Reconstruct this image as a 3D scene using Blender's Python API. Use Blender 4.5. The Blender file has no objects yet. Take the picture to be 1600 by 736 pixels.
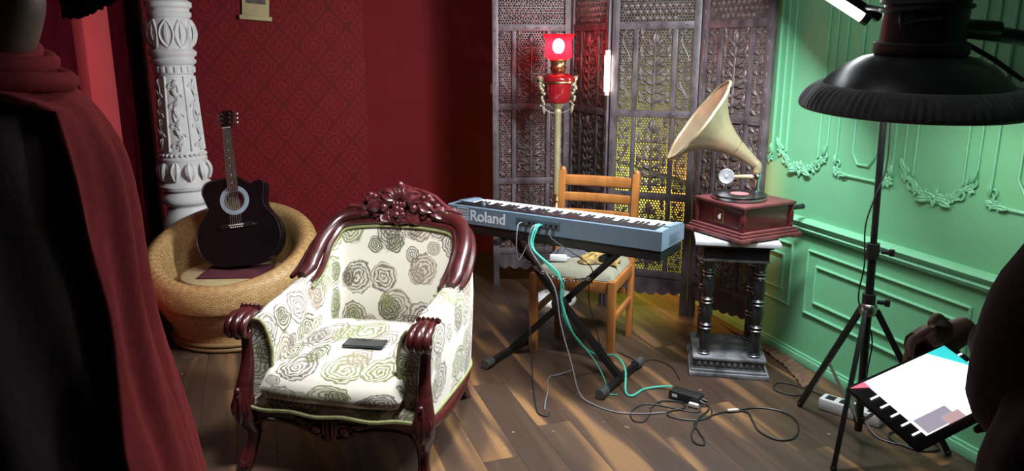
import bpy, bmesh, math, random
from mathutils import Vector, Matrix, Euler

random.seed(7)
R = math.radians
PI = math.pi
TAU = 2 * PI
scene = bpy.context.scene
C = scene.collection

# ------------------------------------------------------------------ camera
cam_d = bpy.data.cameras.new('camera')
cam = bpy.data.objects.new('camera', cam_d)
C.objects.link(cam)
cam.location = (0, 0, 1.55)
cam.rotation_euler = (R(90 - 13.7), 0, R(-18.7))
cam_d.sensor_width = 36
cam_d.lens = 27.0
cam_d.clip_start = 0.05
scene.camera = cam

# ------------------------------------------------------------------ world, lights, exposure
w = bpy.data.worlds.new('studio_world')
scene.world = w
w.use_nodes = True
w.node_tree.nodes['Background'].inputs[0].default_value = (0.5, 0.55, 0.62, 1)
w.node_tree.nodes['Background'].inputs[1].default_value = 0.012
scene.view_settings.view_transform = 'Standard'
scene.view_settings.look = 'None'
scene.view_settings.gamma = 1
scene.view_settings.use_curve_mapping = False
scene.view_settings.exposure = 0.0


def area(name, loc, target, size, power, col, spread=180, sy=None):
    l = bpy.data.lights.new(name, 'AREA')
    l.energy = power
    l.color = col
    l.size = size
    if sy:
        l.shape = 'RECTANGLE'
        l.size_y = sy
    l.spread = R(spread)
    o = bpy.data.objects.new(name, l)
    C.objects.link(o)
    o.location = loc
    d = Vector(target) - Vector(loc)
    o.rotation_euler = d.to_track_quat('-Z', 'Y').to_euler()
    return o


def point(name, loc, power, col, r=.03):
    l = bpy.data.lights.new(name, 'POINT')
    l.energy = power
    l.color = col
    l.shadow_soft_size = r
    o = bpy.data.objects.new(name, l)
    C.objects.link(o)
    o.location = loc
    return o


# the tube on the stand is the key light; an unseen ceiling panel lights the armchair
TUBE_A, TUBE_B = Vector((2.262, 2.475, 1.665)), Vector((1.55, 2.90, 2.19))
key = area('stand_tube_light', (1.88, 2.72, 1.925), (.75, 3.75, .6), .10, 100, (.88, .94, 1.0), 170, .9)
kz = (Vector(key.location) - Vector((.75, 3.75, .6))).normalized()
ky = (TUBE_B - TUBE_A)
ky = (ky - kz * ky.dot(kz)).normalized()
key.rotation_euler = Matrix((ky.cross(kz), ky, kz)).transposed().to_euler()
area('unseen_ceiling_panel_light', (.75, 1.95, 2.86), (.42, 3.0, .3), .6, 34, (.95, .97, 1.0), 68, .6)

# ------------------------------------------------------------------ materials
M = {}


def nodes(name):
    m = bpy.data.materials.new(name)
    m.use_nodes = True
    nt = m.node_tree
    b = nt.nodes['Principled BSDF']
    M[name] = m
    return m, nt, b


def N(nt, t, **k):
    n = nt.nodes.new(t)
    for a, v in k.items():
        setattr(n, a, v)
    return n


def L(nt, a, b):
    nt.links.new(a, b)


def math_(nt, op, a, b=None, c=None, clamp=False):
    n = N(nt, 'ShaderNodeMath', operation=op)
    n.use_clamp = clamp
    for i, v in enumerate((a, b, c)):
        if v is None:
            continue
        if isinstance(v, (int, float)):
            n.inputs[i].default_value = v
        else:
            L(nt, v, n.inputs[i])
    return n.outputs[0]


def mixc(nt, fac, a, b):
    n = N(nt, 'ShaderNodeMix', data_type='RGBA')
    for i, v in ((0, fac), (6, a), (7, b)):
        if isinstance(v, (int, float)):
            n.inputs[i].default_value = v
        elif isinstance(v, tuple):
            n.inputs[i].default_value = (*v, 1)
        else:
            L(nt, v, n.inputs[i])
    return n.outputs[2]


def bump(nt, b, h, strength=.3, dist=.005):
    n = N(nt, 'ShaderNodeBump')
    n.inputs['Strength'].default_value = strength
    n.inputs['Distance'].default_value = dist
    L(nt, h, n.inputs['Height'])
    L(nt, n.outputs[0], b.inputs['Normal'])


def pm(name, col, rough=.5, metal=0, var=.25, scale=12, bmp=0, coat=0, stretch=(1, 1, 1), col2=None, spec=.5, sheen=0):
    """plain procedural material: a base colour broken up by noise"""
    m, nt, b = nodes(name)
    tc = N(nt, 'ShaderNodeTexCoord')
    mp = N(nt, 'ShaderNodeMapping')
    mp.inputs['Scale'].default_value = stretch
    L(nt, tc.outputs['Object'], mp.inputs[0])
    no = N(nt, 'ShaderNodeTexNoise')
    no.inputs['Scale'].default_value = scale
    no.inputs['Detail'].default_value = 5
    L(nt, mp.outputs[0], no.inputs[0])
    c2 = col2 or tuple(c * (1 - var) for c in col)
    ramp = N(nt, 'ShaderNodeMapRange')
    ramp.inputs[1].default_value = .35
    ramp.inputs[2].default_value = .65
    L(nt, no.outputs[0], ramp.inputs[0])
    L(nt, mixc(nt, ramp.outputs[0], c2, col), b.inputs['Base Color'])
    b.inputs['Roughness'].default_value = rough
    b.inputs['Metallic'].default_value = metal
    b.inputs['Specular IOR Level'].default_value = spec
    if coat:
        b.inputs['Coat Weight'].default_value = coat
        b.inputs['Coat Roughness'].default_value = .12
    if sheen:
        b.inputs['Sheen Weight'].default_value = sheen
    if bmp:
        bump(nt, b, no.outputs[0], bmp, .004)
    return m


def emis(name, col, s):
    m, nt, b = nodes(name)
    b.inputs['Base Color'].default_value = (*col, 1)
    b.inputs['Emission Color'].default_value = (*col, 1)
    b.inputs['Emission Strength'].default_value = s
    return m


pm('mahogany', (.055, .008, .008), .3, var=.45, scale=6, stretch=(1, 1, 6), coat=.25)
pm('mahogany_crest', (.10, .018, .021), .32, var=.4, scale=14, coat=.3)
pm('gram_wood', (.09, .010, .013), .32, var=.35, scale=8, stretch=(1, 1, 5), coat=.25)
pm('gram_dust', (.13, .033, .034), .5, var=.3, scale=18)
pm('orange_wood', (.42, .16, .04), .35, var=.3, scale=5, stretch=(4, 4, 1), coat=.35)
pm('screen_wood', (.125, .10, .108), .45, var=.5, scale=16, bmp=.2, stretch=(1, 1, .5), col2=(.05, .038, .042))
pm('screen_carving', (.145, .108, .10), .42, var=.5, scale=30, col2=(.07, .05, .05))
pm('white_plaster', (.80, .79, .77), .7, var=.14, scale=9, bmp=.12)
pm('black_lacquer', (.004, .004, .005), .3, var=.2, spec=.2)
pm('guitar_side', (.008, .008, .009), .35, var=.2)
pm('fret_wood', (.07, .028, .022), .4, var=.4, scale=10, stretch=(6, 1, 1))
pm('rosette', (.32, .42, .48), .4, var=.2)
pm('hole_inside', (.30, .21, .14), .7, var=.3)
pm('ivory', (.7, .68, .6), .4, var=.08)
pm('steel', (.55, .56, .58), .28, 1, var=.15)
pm('sound_metal', (.4, .41, .43), .4, .5, var=.3, scale=60)
pm('chrome', (.75, .76, .78), .15, 1, var=.1)
pm('brass', (.62, .46, .22), .32, 1, var=.3, scale=9)
pm('horn_brass', (.50, .40, .25), .46, .6, var=.3, scale=5)
pm('string_metal', (.10, .085, .07), .5, .6, var=.1)
pm('grape_brass', (.42, .36, .24), .45, .5, var=.3)
pm('lamp_cream', (.48, .42, .24), .4, .4, var=.2)
pm('black_plastic', (.012, .012, .013), .45, var=.3)
pm('black_metal', (.012, .012, .013), .35, .2, var=.3)
pm('black_cloth', (.06, .063, .07), .85, var=.3, scale=30, sheen=.3)
pm('dome_metal', (.02, .022, .024), .3, .1, var=.2)
pm('kb_grey', (.12, .175, .23), .42, var=.08, scale=20)
pm('kb_plate', (.05, .075, .1), .4, var=.08)
pm('kb_black', (.008, .008, .009), .4, var=.2)
pm('key_white', (.75, .75, .72), .3, var=.04)
pm('print_white', (.62, .68, .72), .5, var=.05)
pm('green_paint', (.17, .50, .26), .5, var=.1, scale=2.2)
pm('green_trim', (.20, .55, .32), .45, var=.08, scale=3)
pm('maroon_cloth', (.1, .012, .022), .9, var=.4, scale=40, bmp=.5)
pm('cushion_cream', (.46, .35, .17), .8, var=.15, scale=20)
pm('seat_grey', (.22, .215, .15), .85, var=.15, scale=40, bmp=.2)
pm('garment_red', (.36, .045, .05), .95, var=.18, scale=60, bmp=.25, spec=.1)
pm('garment_dark_and_shaded', (.03, .006, .008), .95, var=.3, scale=60, bmp=.2)  # right jacket and trousers; also paints the shaded side of the left garment
pm('skin', (.22, .115, .075), .55, var=.12, scale=8)
pm('hair', (.006, .005, .005), .6, var=.3, scale=30, stretch=(6, 6, 1), bmp=.5)
pm('eye_white', (.6, .58, .55), .3, var=.05)
pm('pedestal_black', (.014, .015, .017), .3, var=.4, coat=.3)
pm('pedestal_dust', (.20, .205, .22), .6, var=.55, scale=14, col2=(.05, .052, .058))
pm('slab_white', (.5, .5, .52), .4, var=.2)
pm('vinyl', (.01, .01, .01), .25, var=.2)
pm('record_label', (.6, .14, .16), .5, var=.2)
pm('plate_gold', (.3, .15, .05), .4, .3, var=.3)
pm('teal_cable', (.05, .36, .27), .45, var=.1)
pm('grey_cable', (.16, .16, .17), .5, var=.1)
pm('cap_grey', (.05, .05, .05), .6, var=.4, scale=30)
pm('black_cable', (.012, .015, .015), .45, var=.2)
pm('white_plastic', (.62, .62, .62), .4, var=.08)
pm('yellow_cloth', (.5, .33, .08), .85, var=.75, scale=22, col2=(.03, .02, .02))
pm('scroll_paper', (.5, .42, .2), .7, var=.2)
pm('scroll_print', (.05, .04, .05), .7, var=.8, scale=25, col2=(.18, .13, .1))
pm('piping', (.24, .25, .10), .7, var=.3, scale=60)
pm('painted_lit_red', (.42, .03, .035), .6, var=.15, scale=4)  # bright red that paints the light on the wall strip
pm('dark_subfloor_and_shade', (.012, .005, .006), .6, var=.3)  # slab under the planks, and the corner shade painted as a strip
pm('ceiling_paint', (.10, .095, .095), .9, var=.1)
pm('wall_dark', (.06, .045, .045), .9, var=.2)
pm('brown_film', (.17, .09, .06), .25, var=.3, scale=20)
pm('phone_glass', (.008, .012, .014), .08, var=.1)
pm('phone_edge', (.05, .07, .08), .3, .7, var=.1)
pm('font_red', (.26, .008, .012), .12, var=.2, coat=.8)
emis('tube_glow', (.95, .98, 1.0), 14)
emis('gap_tube_glow', (1.0, .93, .82), 12)
emis('bulb_glow', (1.0, .6, .55), 160)
emis('dish_diffuser', (1.0, .99, .95), 7.0)
emis('behind_bulb', (1.0, .8, .28), 20)
emis('unseen_ceiling_glow', (.95, .97, 1.0), 6)
emis('screen_white', (.93, .95, 1.0), 1.25)
emis('screen_cyan', (.05, .75, .75), 1.0)
emis('screen_pink', (1.0, .2, .3), 1.0)
emis('screen_dim', (.5, .45, .55), .7)
emis('screen_skin', (.75, .5, .5), .7)

# red ruffled glass that lets the bulb shine through
m, nt, b = nodes('red_glass')
b.inputs['Base Color'].default_value = (.7, .01, .03, 1)
b.inputs['Roughness'].default_value = .15
tr = N(nt, 'ShaderNodeBsdfTransparent')
tr.inputs[0].default_value = (.97, .27, .32, 1)
tl = N(nt, 'ShaderNodeBsdfTranslucent')
tl.inputs[0].default_value = (.9, .03, .06, 1)
m1 = N(nt, 'ShaderNodeMixShader')
m1.inputs[0].default_value = .45
L(nt, tr.outputs[0], m1.inputs[1])
L(nt, tl.outputs[0], m1.inputs[2])
m2 = N(nt, 'ShaderNodeMixShader')
m2.inputs[0].default_value = .12
L(nt, m1.outputs[0], m2.inputs[1])
L(nt, b.outputs[0], m2.inputs[2])
L(nt, m2.outputs[0], nt.nodes['Material Output'].inputs[0])


def damask():
    m, nt, b = nodes('damask')
    tc = N(nt, 'ShaderNodeTexCoord')
    sx = N(nt, 'ShaderNodeSeparateXYZ')
    L(nt, tc.outputs['Object'], sx.inputs[0])
    u = math_(nt, 'MULTIPLY', sx.outputs[0], TAU / .225)
    v = math_(nt, 'MULTIPLY', sx.outputs[2], TAU / .26)
    cu = math_(nt, 'COSINE', u)
    cv = math_(nt, 'COSINE', v)
    F = math_(nt, 'ADD', cu, cv)
    nd = N(nt, 'ShaderNodeTexNoise')
    nd.inputs['Scale'].default_value = 16
    L(nt, tc.outputs['Object'], nd.inputs[0])
    F = math_(nt, 'ABSOLUTE', math_(nt, 'ADD', F, math_(nt, 'MULTIPLY', math_(nt, 'SUBTRACT', nd.outputs[0], .5), .7)))
    a1 = math_(nt, 'SINE', math_(nt, 'MULTIPLY', F, 9.5))
    a2 = math_(nt, 'COSINE', math_(nt, 'MULTIPLY', u, 4))
    a3 = math_(nt, 'COSINE', math_(nt, 'MULTIPLY', v, 4))
    a = math_(nt, 'ADD', a1, math_(nt, 'MULTIPLY', math_(nt, 'MULTIPLY', a2, a3), .9))
    no = N(nt, 'ShaderNodeTexNoise')
    no.inputs['Scale'].default_value = 2.5
    L(nt, tc.outputs['Object'], no.inputs[0])
    fac = N(nt, 'ShaderNodeMapRange')
    fac.inputs[1].default_value = -.1
    fac.inputs[2].default_value = .35
    L(nt, a, fac.inputs[0])
    c = mixc(nt, fac.outputs[0], (.19, .006, .010), (.115, .003, .006))
    wear = mixc(nt, math_(nt, 'MULTIPLY', no.outputs[0], .3), c, (.19, .008, .011))
    L(nt, wear, b.inputs['Base Color'])
    b.inputs['Roughness'].default_value = .7
    b.inputs['Specular IOR Level'].default_value = .25
    bump(nt, b, fac.outputs[0], .12, .002)


damask()
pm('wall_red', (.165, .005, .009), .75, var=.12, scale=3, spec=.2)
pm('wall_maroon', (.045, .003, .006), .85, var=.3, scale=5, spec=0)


def rose_fabric():
    m, nt, b = nodes('rose_fabric')
    uv = N(nt, 'ShaderNodeUVMap')
    nz = N(nt, 'ShaderNodeTexNoise')
    nz.inputs['Scale'].default_value = 28
    L(nt, uv.outputs[0], nz.inputs[0])
    cur = None
    for sc, off, rlo, cut in ((5.6, (0, 0), .34, 0.0), (7.2, (.37, .71), .28, .40), (8.6, (.13, .29), .26, .62)):
        mp = N(nt, 'ShaderNodeMapping')
        mp.inputs['Location'].default_value = (*off, 0)
        L(nt, uv.outputs[0], mp.inputs[0])
        vo = N(nt, 'ShaderNodeTexVoronoi', voronoi_dimensions='2D')
        vo.inputs['Scale'].default_value = sc
        vo.inputs['Randomness'].default_value = .55
        L(nt, mp.outputs[0], vo.inputs['Vector'])
        r = math_(nt, 'ADD', vo.outputs['Distance'], math_(nt, 'MULTIPLY', math_(nt, 'SUBTRACT', nz.outputs[0], .5), .24))
        d = N(nt, 'ShaderNodeVectorMath', operation='SUBTRACT')
        L(nt, mp.outputs[0], d.inputs[0])
        L(nt, vo.outputs['Position'], d.inputs[1])
        s = N(nt, 'ShaderNodeSeparateXYZ')
        L(nt, d.outputs[0], s.inputs[0])
        ang = math_(nt, 'ARCTAN2', s.outputs[1], s.outputs[0])
        wob = math_(nt, 'MULTIPLY', math_(nt, 'SINE', math_(nt, 'MULTIPLY', ang, 5)), .55)
        ph = math_(nt, 'ADD', math_(nt, 'MULTIPLY', r, 66), math_(nt, 'ADD', ang, wob))
        line = N(nt, 'ShaderNodeMapRange')
        line.inputs[1].default_value = -.2
        line.inputs[2].default_value = .35
        L(nt, math_(nt, 'SINE', ph), line.inputs[0])
        cs = N(nt, 'ShaderNodeSeparateColor')
        L(nt, vo.outputs['Color'], cs.inputs[0])
        rad = math_(nt, 'ADD', math_(nt, 'MULTIPLY', cs.outputs[0], .12), rlo)
        disk = math_(nt, 'LESS_THAN', r, rad)
        disk = math_(nt, 'MULTIPLY', disk, math_(nt, 'GREATER_THAN', cs.outputs[2], cut))
        tint = N(nt, 'ShaderNodeValToRGB')
        tint.color_ramp.interpolation = 'CONSTANT'
        e = tint.color_ramp.elements
        e[0].color = (.085, .06, .045, 1)
        e[1].position = .36
        e[1].color = (.15, .165, .055, 1)
        for p, c in ((.6, (.22, .17, .12, 1)), (.78, (.075, .085, .03, 1))):
            q = e.new(p)
            q.color = c
        L(nt, cs.outputs[1], tint.inputs[0])
        fill = math_(nt, 'ADD', math_(nt, 'MULTIPLY', line.outputs[0], .66), math_(nt, 'ADD', .16, math_(nt, 'MULTIPLY', cs.outputs[1], .24)))
        fac = math_(nt, 'MULTIPLY', disk, fill)
        cur = mixc(nt, fac, cur if cur is not None else (.62, .59, .50), tint.outputs[0])
    L(nt, cur, b.inputs['Base Color'])
    b.inputs['Roughness'].default_value = .75
    b.inputs['Sheen Weight'].default_value = .15


rose_fabric()


def wicker_mat():
    m, nt, b = nodes('wicker')
    uv = N(nt, 'ShaderNodeUVMap')
    br = N(nt, 'ShaderNodeTexBrick')
    br.inputs['Scale'].default_value = 1
    br.inputs['Brick Width'].default_value = 2
    br.inputs['Row Height'].default_value = 1
    br.inputs['Mortar Size'].default_value = .16
    br.inputs['Mortar Smooth'].default_value = .6
    br.inputs['Color1'].default_value = (.56, .35, .14, 1)
    br.inputs['Color2'].default_value = (.36, .19, .06, 1)
    br.inputs['Mortar'].default_value = (.07, .03, .01, 1)
    L(nt, uv.outputs[0], br.inputs[0])
    no = N(nt, 'ShaderNodeTexNoise')
    no.inputs['Scale'].default_value = .12
    L(nt, uv.outputs[0], no.inputs[0])
    L(nt, mixc(nt, math_(nt, 'MULTIPLY', no.outputs[0], .5), br.outputs[0], (.52, .33, .13)), b.inputs['Base Color'])
    b.inputs['Roughness'].default_value = .5
    inv = math_(nt, 'SUBTRACT', 1.0, br.outputs['Fac'])
    bump(nt, b, inv, .5, .003)


wicker_mat()


def plank_mat():
    m, nt, b = nodes('plank_wood')
    ge = N(nt, 'ShaderNodeNewGeometry')
    oi = N(nt, 'ShaderNodeObjectInfo')
    off = N(nt, 'ShaderNodeCombineXYZ')
    L(nt, math_(nt, 'MULTIPLY', oi.outputs['Random'], 3.0), off.inputs[2])
    ad = N(nt, 'ShaderNodeVectorMath', operation='ADD')
    L(nt, ge.outputs['Position'], ad.inputs[0])
    L(nt, off.outputs[0], ad.inputs[1])

    def noise(scale, st, det=3, dist=0):
        mp = N(nt, 'ShaderNodeMapping')
        mp.inputs['Scale'].default_value = st
        L(nt, ad.outputs[0], mp.inputs[0])
        n = N(nt, 'ShaderNodeTexNoise')
        n.inputs['Scale'].default_value = scale
        n.inputs['Detail'].default_value = det
        n.inputs['Distortion'].default_value = dist
        L(nt, mp.outputs[0], n.inputs[0])
        return n.outputs[0]
    streak = noise(1.0, (8.5, 1.0, 1), 1.5, .5)
    grain = noise(1.0, (70, 4, 1), 4)
    cr = N(nt, 'ShaderNodeValToRGB')
    e = cr.color_ramp.elements
    e[0].position = .40
    e[0].color = (.036, .020, .012, 1)
    e[1].position = .68
    e[1].color = (.28, .145, .055, 1)
    q = e.new(.55)
    q.color = (.074, .041, .023, 1)
    L(nt, streak, cr.inputs[0])
    c = mixc(nt, math_(nt, 'MULTIPLY', grain, .5), cr.outputs[0], (.05, .03, .02))
    c = mixc(nt, math_(nt, 'MULTIPLY', oi.outputs['Random'], .3), c, (.06, .038, .028))
    sc = N(nt, 'ShaderNodeTexNoise')
    sc.inputs['Scale'].default_value = 26
    sc.inputs['Detail'].default_value = 3
    L(nt, ge.outputs['Position'], sc.inputs[0])
    c = mixc(nt, math_(nt, 'MULTIPLY', math_(nt, 'GREATER_THAN', sc.outputs[0], .725), .55), c, (.32, .27, .22))
    L(nt, c, b.inputs['Base Color'])
    L(nt, math_(nt, 'ADD', .34, math_(nt, 'MULTIPLY', grain, .22)), b.inputs['Roughness'])
    bump(nt, b, grain, .08, .002)


plank_mat()


# ------------------------------------------------------------------ mesh helpers
def vec(p):
    return Vector(p)


def spline(pts, k=6, closed=False):
    """Catmull-Rom through the points"""
    P = [Vector(p) for p in pts]
    n = len(P)
    out = []
    rng = n if closed else n - 1
    for i in range(rng):
        if closed:
            a, b_, c, d = P[(i - 1) % n], P[i], P[(i + 1) % n], P[(i + 2) % n]
        else:
            a, b_, c, d = P[max(i - 1, 0)], P[i], P[i + 1], P[min(i + 2, n - 1)]
        for j in range(k):
            t = j / k
            out.append(.5 * ((2 * b_) + (c - a) * t + (2 * a - 5 * b_ + 4 * c - d) * t * t + (3 * b_ - a - 3 * c + d) * t ** 3))
    if not closed:
        out.append(P[-1])
    return out


def lerp_list(vals, k):
    return [p.x for p in spline([(v, 0, 0) for v in vals], k)]


class G:
    def __init__(s):
        s.v, s.f, s.uv = [], [], []

    def add(s, vs, fs, uvs=None):
        o = len(s.v)
        s.v += [tuple(p) for p in vs]
        s.f += [tuple(i + o for i in q) for q in fs]
        s.uv += uvs if uvs else [(0, 0)] * len(vs)
        return s

    def box(s, c, size, rot=None, bev=0, taper=None):
        bm = bmesh.new()
        bmesh.ops.create_cube(bm, size=1)
        for v in bm.verts:
            v.co = Vector((v.co.x * size[0], v.co.y * size[1], v.co.z * size[2]))
            if taper and v.co.z > 0:
                v.co.x *= taper
                v.co.y *= taper
        if bev:
            bmesh.ops.bevel(bm, geom=bm.edges[:], offset=bev, segments=2, affect='EDGES', profile=.6)
        if rot is not None:
            Rm = Euler(rot).to_matrix() if not isinstance(rot, Matrix) else rot
            for v in bm.verts:
                v.co = Rm @ v.co
        bm.verts.index_update()
        s.add([v.co + Vector(c) for v in bm.verts], [[v.index for v in f.verts] for f in bm.faces])
        bm.free()
        return s

    def bar(s, a, b, wd, ht, bev=0):
        """box beam from a to b"""
        a, b = Vector(a), Vector(b)
        d = b - a
        q = d.to_track_quat('X', 'Z').to_matrix()
        return s.box((a + b) / 2, (d.length, wd, ht), q, bev)

    def tube(s, pts, r, n=8, cap=True, closed=False, flat=1.0, up=None):
        P = [Vector(p) for p in pts]
        m = len(P)
        rr = r if isinstance(r, (list, tuple)) else [r] * m
        rings = []
        nrm = None
        for i in range(m):
            t = (P[(i + 1) % m] - P[i - 1]) if closed else (P[min(i + 1, m - 1)] - P[max(i - 1, 0)])
            if t.length < 1e-9:
                t = Vector((0, 0, 1))
            t.normalize()
            if up is not None:
                nrm = Vector(up)
            elif nrm is None:
                nrm = Vector((0, 0, 1)) if abs(t.z) < .9 else Vector((1, 0, 0))
            nrm = (nrm - t * nrm.dot(t))
            if nrm.length < 1e-6:
                nrm = t.orthogonal()
            nrm.normalize()
            bn = t.cross(nrm)
            rings.append([P[i] + (nrm * math.cos(TAU * k / n) + bn * math.sin(TAU * k / n) * flat) * rr[i] for k in range(n)])
        vs = [p for q in rings for p in q]
        fs = []
        for i in range(m if closed else m - 1):
            j = (i + 1) % m
            for k in range(n):
                l = (k + 1) % n
                fs.append((i * n + k, i * n + l, j * n + l, j * n + k))
        if cap and not closed:
            fs.append(tuple(range(n))[::-1])
            fs.append(tuple((m - 1) * n + k for k in range(n)))
        return s.add(vs, fs)

    def lathe(s, prof, n=24, c=(0, 0, 0), mat=None, fn=None, a0=0, a1=TAU):
        """prof: list of (r, z); fn(angle, i) scales the radius"""
        full = abs(a1 - a0 - TAU) < 1e-6
        cols = n if full else n + 1
        vs = []
        for i, (r, z) in enumerate(prof):
            for k in range(cols):
                a = a0 + (a1 - a0) * k / n
                q = r * (fn(a, i) if fn else 1)
                p = Vector((q * math.cos(a), q * math.sin(a), z))
                if mat is not None:
                    p = mat @ p
                vs.append(p + Vector(c))
        fs = []
        for i in range(len(prof) - 1):
            for k in range(n):
                l = (k + 1) % cols if full else k + 1
                fs.append((i * cols + k, i * cols + l, (i + 1) * cols + l, (i + 1) * cols + k))
        if full:
            if prof[0][0] > 1e-6:
                fs.append(tuple(range(n))[::-1])
            if prof[-1][0] > 1e-6:
                fs.append(tuple((len(prof) - 1) * n + k for k in range(n)))
        return s.add(vs, fs)

    def ball(s, c, r, nu=10, nv=7, rot=None):
        rx, ry, rz = r if isinstance(r, (tuple, list)) else (r, r, r)
        Rm = (rot if isinstance(rot, Matrix) else Euler(rot).to_matrix()) if rot is not None else Matrix.Identity(3)
        vs = [Vector((0, 0, -rz))]
        for j in range(1, nv):
            p = -PI / 2 + PI * j / nv
            for k in range(nu):
                a = TAU * k / nu
                vs.append(Vector((rx * math.cos(p) * math.cos(a), ry * math.cos(p) * math.sin(a), rz * math.sin(p))))
        vs.append(Vector((0, 0, rz)))
        fs = [(0, 1 + (k + 1) % nu, 1 + k) for k in range(nu)]
        for j in range(nv - 2):
            for k in range(nu):
                a = 1 + j * nu + k
                b_ = 1 + j * nu + (k + 1) % nu
                fs.append((a, b_, b_ + nu, a + nu))
        t = len(vs) - 1
        fs += [(t - nu + k, t - nu + (k + 1) % nu, t) for k in range(nu)]
        return s.add([Rm @ v + Vector(c) for v in vs], fs)

    def grid(s, fn, nu, nv, uvf=None, flip=False):
        vs, us = [], []
        for j in range(nv + 1):
            for i in range(nu + 1):
                vs.append(fn(i / nu, j / nv))
                us.append(uvf(i / nu, j / nv) if uvf else (i / nu, j / nv))
        fs = []
        for j in range(nv):
            for i in range(nu):
                q = (j * (nu + 1) + i, j * (nu + 1) + i + 1, (j + 1) * (nu + 1) + i + 1, (j + 1) * (nu + 1) + i)
                fs.append(q[::-1] if flip else q)
        return s.add(vs, fs, us)

    def prism(s, poly, h0, h1, fr=lambda x, y, h: (x, y, h)):
        """extrude a 2D polygon between two heights, mapped by fr"""
        n = len(poly)
        vs = [fr(x, y, h0) for x, y in poly] + [fr(x, y, h1) for x, y in poly]
        fs = [tuple(range(n))[::-1], tuple(range(n, 2 * n))]
        fs += [(i, (i + 1) % n, n + (i + 1) % n, n + i) for i in range(n)]
        return s.add(vs, fs)

    def leaf(s, base, tip, wd, nrm, curl=.25, ridge=.25, n=6, lobes=3):
        """a thick carved leaf from base to tip, bulging along nrm"""
        b_, t = Vector(base), Vector(tip)
        d = t - b_
        ln = d.length
        d.normalize()
        nn = Vector(nrm)
        nn = (nn - d * nn.dot(d)).normalized()
        sd = d.cross(nn)
        rows = []
        for i in range(n + 1):
            u = i / n
            ww = wd * math.sin(PI * (u * .86 + .07)) * (1 + .22 * math.sin(u * TAU * lobes))
            c = b_ + d * ln * u + nn * (curl * ln * math.sin(PI * u) * .5)
            rows.append([c - sd * ww, c - sd * ww * .5 + nn * wd * ridge * 1.3, c + nn * wd * ridge * .5,
                         c + sd * ww * .5 + nn * wd * ridge * 1.3, c + sd * ww, c - nn * wd * .35])
        vs = [p for r_ in rows for p in r_]
        fs = []
        for i in range(n):
            for k in range(6):
                l = (k + 1) % 6
                fs.append((i * 6 + k, i * 6 + l, (i + 1) * 6 + l, (i + 1) * 6 + k))
        fs.append(tuple(range(6))[::-1])
        fs.append(tuple(n * 6 + k for k in range(6)))
        return s.add(vs, fs)

    def xf(s, mt):
        s.v = [tuple(mt @ Vector(p)) for p in s.v]
        return s

    def build(s, name, mat, parent=None, smooth=45, loc=None, rot=None):
        me = bpy.data.meshes.new(name)
        me.from_pydata(s.v, [], s.f)
        ul = me.uv_layers.new(name='UVMap')
        for lp in me.loops:
            ul.data[lp.index].uv = s.uv[lp.vertex_index]
        bm = bmesh.new()
        bm.from_mesh(me)
        bmesh.ops.recalc_face_normals(bm, faces=bm.faces)
        bm.to_mesh(me)
        bm.free()
        if smooth:
            for p in me.polygons:
                p.use_smooth = True
            me.set_sharp_from_angle(angle=R(smooth))
        me.materials.append(M[mat])
        o = bpy.data.objects.new(name, me)
        C.objects.link(o)
        if parent:
            o.parent = parent
        if loc:
            o.location = loc
        if rot:
            o.rotation_euler = rot
        return o


def tag(o, label, cat, group=None):
    o['label'] = label
    o['category'] = cat
    if group:
        o['group'] = group
    return o


def thing(name, label, cat, loc=(0, 0, 0), rotz=0, group=None):
    o = bpy.data.objects.new(name, None)
    o.empty_display_size = .1
    C.objects.link(o)
    o.location = loc
    o.rotation_euler = (0, 0, rotz)
    return tag(o, label, cat, group)


def struct(o, label=None):
    o['kind'] = 'structure'
    if label:
        o['label'] = label
    return o


def dup(o, parent, loc=None, rot=None):
    c = o.copy()
    C.objects.link(c)
    c.parent = parent
    if loc is not None:
        c.location = loc
    if rot is not None:
        c.rotation_euler = rot
    return c


# ------------------------------------------------------------------ room shell
XL, XG, YB, YF, ZC = -1.95, 2.55, 5.56, -1.6, 3.0
g = G().box(((XL + XG) / 2, (YB + YF) / 2, -.07), (XG - XL + .2, YB - YF + .2, .1))
floor = struct(g.build('floor', 'dark_subfloor_and_shade', smooth=0), 'dark brown streaked wood plank floor')
PW, PL = .15, 1.15
plank0 = None
ncol = int((XG - XL) / PW)
for i in range(ncol):
    x = XL + PW * (i + .5)
    y = YF - (i * .41 % 1) * PL
    while y < YB:
        a, b2 = max(y, YF), min(y + PL, YB)
        if b2 - a > .05:
            if plank0 is None:
                pg = G().box((0, 0, 0), (PW - .0010, 1.0, .02), bev=.0006)
                plank0 = pg.build('plank', 'plank_wood', floor, smooth=0)
                p = plank0
            else:
                p = dup(plank0, floor)
            p.location = (x, (a + b2) / 2, -.01)
            p.scale = (1, (b2 - a) - .0010, 1)
        y += PL

g = G().box(((XL + XG) / 2, (YB + YF) / 2, ZC + .05), (XG - XL + .4, YB - YF + .4, .1))
struct(g.build('ceiling', 'ceiling_paint', smooth=0), 'plain dark ceiling above the set')
g = G().box(((-.65 + XG) / 2, YB + .06, ZC / 2), (XG + .65 + .3, .1, ZC))
wb = struct(g.build('wall_back', 'wall_red', smooth=0), 'deep red wall behind the screen and the wicker chair')
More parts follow.
